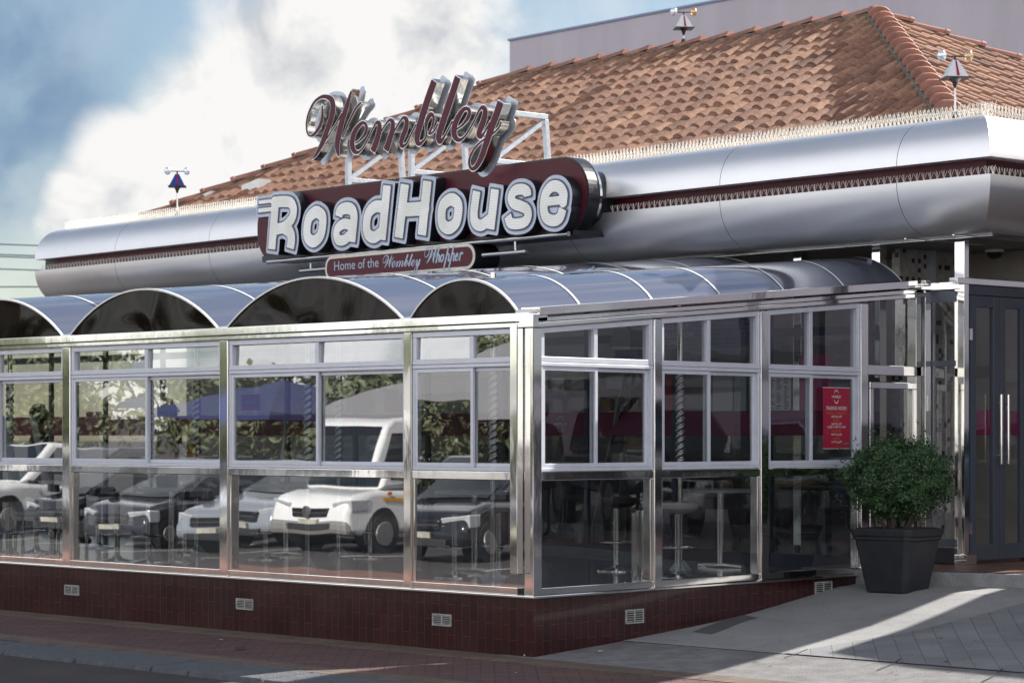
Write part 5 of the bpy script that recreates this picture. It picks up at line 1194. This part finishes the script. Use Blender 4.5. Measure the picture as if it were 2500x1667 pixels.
for i, (u, lb) in enumerate(((42, 'tall curved white chair back at the left edge of the leftmost bay'), (118, 'tall curved white chair back behind the person in navy'))):
    if i == 0:
        p = atY(u, 1062, 23.9); ch = thing('high_back_chair', lb, 'chair', (p[0], p[1], FZ), hd, 'white high backed chairs inside')
        m = MB(); m.tube([(0, 0, .42), (-.03, 0, .8), (-.10, 0, 1.15), (-.16, 0, 1.42)], [.05, .045, .04, .03], 10); m.v = [(x, y*4.2, z) for x, y, z in m.v]; m.build('backrest', WHITE, ch, smooth=True)
        m = MB(); m.box(-.02, .42, -.21, .21, .42, .48); m.build('seat', WHITE, ch, bevel=.03)
        for a, b in ((.02, -.18), (.02, .18), (.38, -.18), (.38, .18)): m = MB(); m.tube([(a, b, 0), (a, b, .42)], .016, 8); m.build('leg', CHROME, ch)
    else: c = copy_tree(ch); p = atY(u, 1062, 24.1); c.location = (p[0], p[1], FZ); c['label'] = lb; c.rotation_euler.z = hd+.2
ph = thing('phone', 'dark phone held by the person in the beige jacket', 'phone', (atY(436, 1062, 24.0)[0], atY(436, 1062, 24.0)[1], 1.70-.1)); m = MB(); m.box(-.04, .04, -.005, .005, 0, .14); m.build('case', BLACK, ph)
yb_ = thing('yellow_floor_sign', 'yellow plastic caution stand beside the hooded man', 'sign', tuple(atY(468, 1062, 24.3)[:2])+(1.28,)); m = MB(); m.hexa([(-.07, -.02, 0), (.07, -.02, 0), (.07, .02, 0), (-.07, .02, 0), (-.05, -.01, .32), (.05, -.01, .32), (.05, .01, .32), (-.05, .01, .32)]); m.build('panel', YELLOW, yb_, bevel=.01)
# pedestrian on the plaza, seen mirrored in the first pane right of the corner
person('pedestrian in speckled coat on the plaza, reflected just right of the corner', (8.6, -7.9, .39), radians(150), SPECK, JEANS, HAIRB, 'walk', coat=True)

# ============================================================ ACROSS THE STREET (seen in the glass)
def car(label, loc, rot, paint, kind='hatch', group='cars parked facing the dining room'):
    t = thing({'van': 'parked_van', 'pickup': 'parked_pickup'}.get(kind, 'parked_car'), label, {'van': 'van', 'pickup': 'pickup'}.get(kind, 'car'), loc, rot, group)
    D_ = {'van': dict(L=5.2, W=1.95, body=[(-2.6, .35), (-2.6, 1.15), (2.0, 1.15), (2.45, 1.02), (2.6, .70), (2.6, .32)], cab=[(-2.58, 1.15), (-2.5, 2.40), (.95, 2.42), (1.20, 2.30), (1.80, 1.15)], ws=(1.18, 2.27, 1.77, 1.2), side=[(.35, 2.15), (1.05, 2.15), (1.50, 1.32), (.35, 1.32)], ax=(1.7, -1.6), r=.34, inset=.10),
          'hatch': dict(L=4.1, W=1.75, body=[(-2.0, .3), (-2.02, .95), (1.1, .98), (1.85, .82), (2.05, .55), (2.02, .25)], cab=[(-1.95, .95), (-1.45, 1.44), (.1, 1.48), (1.15, .96)], ws=(.12, 1.44, 1.08, 1.0), side=[(-1.3, 1.36), (.05, 1.40), (.85, 1.0), (-1.6, 1.0)], ax=(1.3, -1.25), r=.31, inset=.16),
          'pickup': dict(L=5.2, W=1.85, body=[(-2.6, .5), (-2.6, 1.12), (1.2, 1.15), (2.3, 1.05), (2.55, .75), (2.55, .42)], cab=[(-1.2, 1.12), (-1.0, 1.75), (.3, 1.78), (1.25, 1.15)], ws=(.33, 1.74, 1.2, 1.18), side=[(-.9, 1.66), (.2, 1.68), (.9, 1.2), (-.98, 1.2)], ax=(1.65, -1.55), r=.38, inset=.15)}[kind]
    W_ = D_['W']/2
    def loft(name, prof, w0, w1, mt, bev=.05):
        n = len(prof); zmin = min(p[1] for p in prof); zmax = max(p[1] for p in prof); m = MB(); vs = []
        for s in (-1, 1):
            for x, z in prof: vs.append((x, s*(w0+(w1-w0)*(z-zmin)/(zmax-zmin)), z))
        m.add(vs, [tuple(range(n)), tuple(range(2*n-1, n-1, -1))]+[(i, n+i, n+(i+1) % n, (i+1) % n) for i in range(n)]); o_ = m.build(name, mt, t, bevel=bev, smooth=True); o_.modifiers['bevel'].segments = 4; wn_ = o_.modifiers.new('wn', 'WEIGHTED_NORMAL'); return o_
    loft('body', D_['body'], W_, W_-.02, paint, .13); loft('cab', D_['cab'], W_-.03, W_-D_['inset'], paint, .09)
    zc = [p[1] for p in D_['cab']]; z0, z1 = min(zc), max(zc); wy = lambda z: W_-.03+(W_-D_['inset']-W_+.03)*(z-z0)/(z1-z0)
    DG_ = mat('car_window', (.012, .018, .022), .08, spec=.35)
    xa, za, xb, zb = D_['ws']; m = MB(); m.quad((xb+.03, -wy(zb)+.08, zb+.02), (xb+.03, wy(zb)-.08, zb+.02), (xa+.05, wy(za)-.10, za+.01), (xa+.05, -wy(za)+.10, za+.01)); m.build('windscreen', DG_, t)
    for s in (-1, 1):
        m = MB(); m.add([(x, s*(wy(z)+.012), z) for x, z in D_['side']], [(0, 1, 2, 3)]); m.build('side_window', DG_, t)
        hx_ = D_['body'][-2][0]; hz = D_['body'][-3][1]-.16
        m = MB(); m.hexa([(hx_-.45, s*(W_-.42), hz-.13), (hx_-.10, s*(W_-.42), hz-.13), (hx_-.14, s*(W_+.006), hz-.11), (hx_-.5, s*(W_+.006), hz-.11), (hx_-.45, s*(W_-.42), hz+.08), (hx_-.02, s*(W_-.46), hz+.05), (hx_-.12, s*(W_+.006), hz+.12), (hx_-.5, s*(W_+.006), hz+.12)]); m.build('headlight', mat('headlight_glass', (.62, .64, .66), .1, .3, coat=1), t, bevel=.02)
        for ax in D_['ax']:
            w = MB(); w.tube([(ax, s*(W_-.22), D_['r']), (ax, s*(W_+.015), D_['r'])], D_['r'], 24); wh = w.build('wheel', TYRE, t, bevel=.02); w = MB(); w.tube([(ax, s*(W_+.0), D_['r']), (ax, s*(W_+.03), D_['r'])], D_['r']*.6, 16); w.build('rim', mat('steel_rim', (.35, .34, .33), .35, .7), wh, bevel=.01)
            w = MB(); w.tube([(ax, s*(W_-.3), D_['r']+.05), (ax, s*(W_+.006), D_['r']+.05)], D_['r']*1.2, 22); w.build('wheel_arch', BLACKM, t)
        w = MB(); w.box(.95, 1.12, s*(W_+.02), s*(W_+.2), 1.2 if kind != 'hatch' else .98, 1.5 if kind == 'van' else 1.15); w.build('mirror', BLACK, t, bevel=.02)
    fx = D_['body'][-2][0]; fz = D_['body'][-2][1]
    m = MB(); m.box(fx-.1, fx+.03, -.42, .42, fz-.04, fz+.13)
    m.build('grille', BLACK, t, bevel=.02); m = MB(); m.box(fx-.1, fx+.05, -.55, .55, fz-.30, fz-.17); m.build('lower_grille', BLACKM, t, bevel=.02)
    m = MB(); m.box(fx+.0, fx+.06, -.23, .23, fz-.165, fz-.07); m.build('number_plate', mat('grubby_plate', (.38, .37, .30), .6, var=.3), t)
    if kind == 'van': m = MB(); m.box(fx-.35, fx+.035, -W_+.01, W_-.01, .30, .60); m.build('bumper', mat('grey_bumper', (.20, .19, .18), .6), t, bevel=.10)
    m = MB(); m.box(fx-.02, fx+.04, -.40, .40, fz+.035, fz+.055); m.build('grille_bar', CHROME, t)
    if kind == 'van':
        for s in (-1, 1): m = MB(); m.box(-2.4, 1.75, s*W_, s*(W_+.008), .93, .99); m.build('yellow_stripe', YELLOW, t); m = MB(); m.box(1.45, 1.6, s*W_, s*(W_+.02), 1.04, 1.10); m.build('indicator', ORANGE, t)
        m = MB(); m.lathe([(.10, 0), (.11, .01), (.10, .02)], n=24); m.v = [(fx+.04+z, x, fz+.07+y) for x, y, z in m.v]; m.build('badge', CHROME, t)
    return t
WP_ = mat('white_car_paint', (.74, .74, .73), .25, coat=.6); SP = mat('silver_car_paint', (.42, .45, .50), .25, .5, coat=.6); BP = mat('black_car_paint', (.015, .016, .02), .15, coat=1); BLP = mat('blue_silver_paint', (.22, .30, .45), .25, .4, coat=.6); GP = mat('graphite_paint', (.05, .055, .065), .2, .3, coat=1)
LZ = -.33
def mirx(u, v, Y): p = atY(u, v, Y); return -p[0], p[1]
rows = [('car', 14.2, BP, 'hatch', 'black hatchback nearest in the reflected row, right of the white van'), ('van', 19.35, WP_, 'van', 'white panel van with yellow side stripe reflected in the widest bay'), ('car', 22.1, SP, 'hatch', 'silver hatchback reflected left of the white van'),
        ('car', 25.1, GP, 'hatch', 'graphite hatchback reflected behind the silver one'), ('car', 28.0, BP, 'hatch', 'black hatchback reflected below the hooded man'), ('pk', 31.2, WP_, 'pickup', 'white pickup reflected in the bay with the hooded man'), ('car', 34.2, GP, 'hatch', 'graphite hatchback reflected near the far end of the row'), ('car', 37.2, WP_, 'hatch', 'white hatchback at the far end of the reflected row')]
for k, y, pm, kd, lb in rows: car(lb, (-17.0, y+.5, LZ), radians(-5 if kd == 'van' else -8), pm, kd)
m = MB(); m.quad((-9.6, -30, -.205), (-7.4, -30, -.158), (-7.4, 60, -.158), (-9.6, 60, -.205)); struct(m.build('street_brick_strip', mat('sunlit_terracotta_paving', (.20, .095, .07), .85, var=.3, vscale=2)))
m = MB()
for k in range(14): y = 12+2.98*k; m.quad((-19, y-.05-.4, -.342), (-13.4, y-.05, -.322), (-13.4, y+.05, -.322), (-19, y+.05-.4, -.342))
struct(m.build('parking_bay_lines', WHITE))
# market canopies, stalls, trees, buildings
def canopy(label, x, y, w, z0, z1, mt, group, posts=True, cat='parasol'):
    t = thing('market_parasol', label, cat, (x, y, LZ if x < 0 else .37), 0, group)
    m = MB(); h = w/2; m.add([(-h, -h, z0), (h, -h, z0), (h, h, z0), (-h, h, z0), (0, 0, z1)], [(0, 1, 4), (1, 2, 4), (2, 3, 4), (3, 0, 4)])
    m.add([(-h, -h, z0-.16), (h, -h, z0-.16), (h, h, z0-.16), (-h, h, z0-.16), (-h, -h, z0), (h, -h, z0), (h, h, z0), (-h, h, z0)], [(0, 1, 5, 4), (1, 2, 6, 5), (2, 3, 7, 6), (3, 0, 4, 7)]); m.build('cover', mt, t, recalc=False)
    m = MB(); m.tube([(0, 0, 0), (0, 0, z1)], .04, 10); m.build('pole', STEEL, t); return t
WC = mat('grey_white_canvas', (.20, .20, .205), .85); NC = mat('navy_canvas', (.02, .03, .10), .8)
for i, (x, y) in enumerate(((-25, 14), (-25, 20), (-25, 26))): canopy('pale canvas parasol behind the parked cars, '+('nearest', 'middle', 'farthest')[i]+' of three', x, y, 5.2, 2.6, 3.9, WC, 'pale parasols behind the parked cars')
canopy('navy canvas parasol behind the far end of the parked cars', -26, 34, 5, 2.5, 3.4, NC, 'navy parasols')
def tree(label, x, y, h, r, seed, mt=LEAF2, n=5200, group='trees across the street'):
    t = thing('broadleaf_tree', label, 'tree', (x, y, -.35 if x < 0 else .3), 0, group); rn = random.Random(seed)
    m = MB(); m.tube([(0, 0, 0), (.1, .05, h*.3), (.0, .15, h*.55), (.1, 0, h*.8)], [.22, .17, .12, .05], 9)
    for k in range(6): a = rn.uniform(0, 6.28); m.tube([(0, .1, h*rn.uniform(.35, .55)), (r*.4*cos(a), r*.4*sin(a), h*.65), (r*.7*cos(a), r*.7*sin(a), h*rn.uniform(.72, .9))], [.09, .06, .02], 7)
    m.build('trunk', BARK, t, smooth=True)
    m = MB()
    for k in range(9):
        a = rn.uniform(0, 6.28); q = rn.uniform(0, .6)*r; leaves(m, n//9, q*cos(a), h*rn.uniform(.30, .82), r*rn.uniform(.45, .65), r*rn.uniform(.45, .65), r*rn.uniform(.22, .32), .34, rn, .3, amp=.3)
        for i in range(len(m.v)-1): pass
    m.v = [(x_, y_, z_) for x_, y_, z_ in m.v]; m.build('crown', mt, t, recalc=False); return t
tl = [(-30, 33, 5, 4.0), (-33, 44, 5.4, 4.4), (-31, 24, 4.6, 3.2), (-22, 8, 4.8, 3.4), (-31, 52, 6, 4.5), (-27, 1, 5, 3.6)]
nm = ['broad green tree behind the navy parasol', 'tall green tree beyond the end of the car row', 'small tree behind the middle pale parasol', 'green tree left of the nearest pale parasol', 'farthest tree along the street', 'tree nearest the photographer across the street']
tr0 = None
for i, (x, y, h, r) in enumerate(tl):
    q_ = tree(nm[i], x, y, h, r, 20+i, n=7500)
    if i == 0: tr0 = q_
    if i == 3: tr3 = q_
for i, (x, y, sc_, src, lb) in enumerate(((-35, 30, 1.0, 0, 'green tree behind the white walled shop, nearer one'), (-34, 38, 1.05, 1, 'green tree behind the white walled shop, farther one'), (-29, 12, .95, 1, 'low green tree between the two nearest pale parasols'), (-30, 18, .9, 0, 'green tree over the middle pale parasol'), (-36, 60, 1.2, 0, 'last green tree far down the street'), (-21, 3.5, .9, 1, 'green tree just beyond the black hatchback'))):
    c = copy_tree(tr0 if src == 0 else tr3); c.location = (x, y, -.35); c.scale = (sc_, sc_, sc_*.85); c.rotation_euler.z = i*1.3; c['label'] = lb
def block(label, x0, x1, y0, y1, h, wm, rm, group='buildings across the street', nwin=5, face=1):
    t = thing('shop_building', label, 'building', (x0, y0, -.35), 0, group)
    m = MB(); m.box(0, x1-x0, 0, y1-y0, 0, h); m.build('wall', wm, t)
    m = MB(); W2, D2 = x1-x0, y1-y0; m.add([(-.3, -.3, h), (W2+.3, -.3, h), (W2+.3, D2+.3, h), (-.3, D2+.3, h), (W2/2, .8, h+1.0), (W2/2, D2-.8, h+1.0)], [(0, 1, 4), (1, 2, 5, 4), (2, 3, 5), (3, 0, 4, 5)]); m.build('roof', rm, t)
    for k in range(nwin):
        a = (k+.5)/nwin
        m = MB()
        if face == 1: yc = D2*a; m.box(W2-.05, W2+.02, yc-.7, yc+.7, 1.0, 2.3)
        else: xc = W2*a; m.box(xc-.7, xc+.7, D2-.05, D2+.02, 1.0, 2.3)
        m.build('window', mat('far_window', (.03, .035, .045), .1), t)
    return t
block('white walled shop with brown roof across the street behind the white pickup', -48, -36, 26, 44, 3.0, mat('white_wall', (.34, .34, .35), .9, var=.35, vscale=.5), mat('brown_roof', (.12, .07, .055), .9))
block('tan walled shop across the street behind the white van', -48, -37, 4, 22, 3.0, mat('tan_wall', (.10, .08, .075), .9, var=.5, vscale=.5), mat('brown_roof', (.12, .07, .055), .9))
block('grey shop block across the street beside the photographer', -50, -38, -22, 0, 5, mat('grey_wall', (.30, .30, .31), .9, var=.08), mat('slate_roof', (.07, .07, .08), .9))
block('tall cream block far down the street', -40, -20, 66, 84, 8, mat('cream_wall', (.22, .20, .17), .9, var=.08), mat('brown_roof', (.12, .07, .055), .9))
# plaza side
DKW = mat('pale_shopfront', (.62, .60, .58), .8, var=.2)
block('long pale shop block closing the plaza', 4, 44, -34, -24, 6.5, DKW, mat('slate_roof', (.07, .07, .08), .9), group='buildings round the plaza', nwin=12, face=0)
block('grey building at the far side of the plaza', 48, 60, -26, -6, 6, mat('grey_wall', (.30, .30, .31), .9), mat('slate_roof', (.07, .07, .08), .9), group='buildings round the plaza')
for i, (x, y, h, r) in enumerate(((7, -21, 3.6, 3.0), (15, -20, 3.8, 3.2), (24, -20, 3.6, 3), (1, -22, 3.6, 2.8))):
    tree(('dark tree at the back of the plaza, second from the street', 'dark tree at the back of the plaza, third from the street', 'dark tree deepest in the plaza', 'dark tree at the back of the plaza nearest the street')[i], x, y, h, r, 50+i, LEAF, 4200, 'trees at the back of the plaza')
for i, (x, y) in enumerate(((13, -11), (20, -12))): canopy(('pale parasol on the plaza nearer the glass', 'pale parasol on the plaza farther along')[i], x, y, 4.6, 2.3, 3.3, mat('white_canvas', (.55, .55, .54), .85), 'pale parasols on the plaza')
pk = car('dark pickup standing on the plaza, reflected behind the ladder', (12.0, -9.0, .385), radians(125), GP, 'pickup', 'vehicles on the plaza')
wall_text('ISUZU', .24, PAPER, 'lettering', pk, (2.62, 0, .62), (0, 1, 0))
car('dark hatchback on the plaza, reflected in the dark pane by the planter', (17.0, -9.4, .385), radians(110), BLP, 'hatch', 'vehicles on the plaza')
# added unseen slabs on posts, outlined to shape the sun strip on the paving
def shadow_slab(label, pts, z, posts):
    t = thing('added_shadow_slab', label, 'shadow caster', (0, 0, 0), 0, 'added shadow casting slabs over the plaza')
    n = len(pts); m = MB(); m.add([(x, y, z) for x, y in pts]+[(x, y, z+.12) for x, y in pts], [tuple(range(n-1, -1, -1)), tuple(range(n, 2*n))]+[(i, (i+1) % n, n+(i+1) % n, n+i) for i in range(n)]); m.build('deck', mat('pale_shadow_slab', (.55, .55, .55), .8), t)
    for x, y in posts: m = MB(); m.box(x-.05, x+.05, y-.05, y+.05, .37, z); m.build('post', ALUD, t)
shadow_slab('flat pale slab added out of view beside the entrance to shade the plaza', [(3.0, -2.75), (3.0, -3.95), (5.6, -3.42), (12.5, -2.05), (12.5, -1.4), (5.75, -1.4), (4.6, -2.0)], 4.2, [(12.3, -1.6)])
shadow_slab('wide flat pale slab added out of view to edge the sun strip on the plaza', [(7.5, -3.48), (11.0, -2.68), (13, -2.22), (13, -8.2), (7.0, -8.2), (7.25, -4.4)], 4.2, [(12.8, -2.5), (12.8, -8)])
shadow_slab('small raised pale slab added out of view to shade the brick pavement', [(4.48, -1.68), (4.2, -2.7), (6.0, -2.7), (6.0, -1.5)], 4.6, [(5.9, -1.6)])
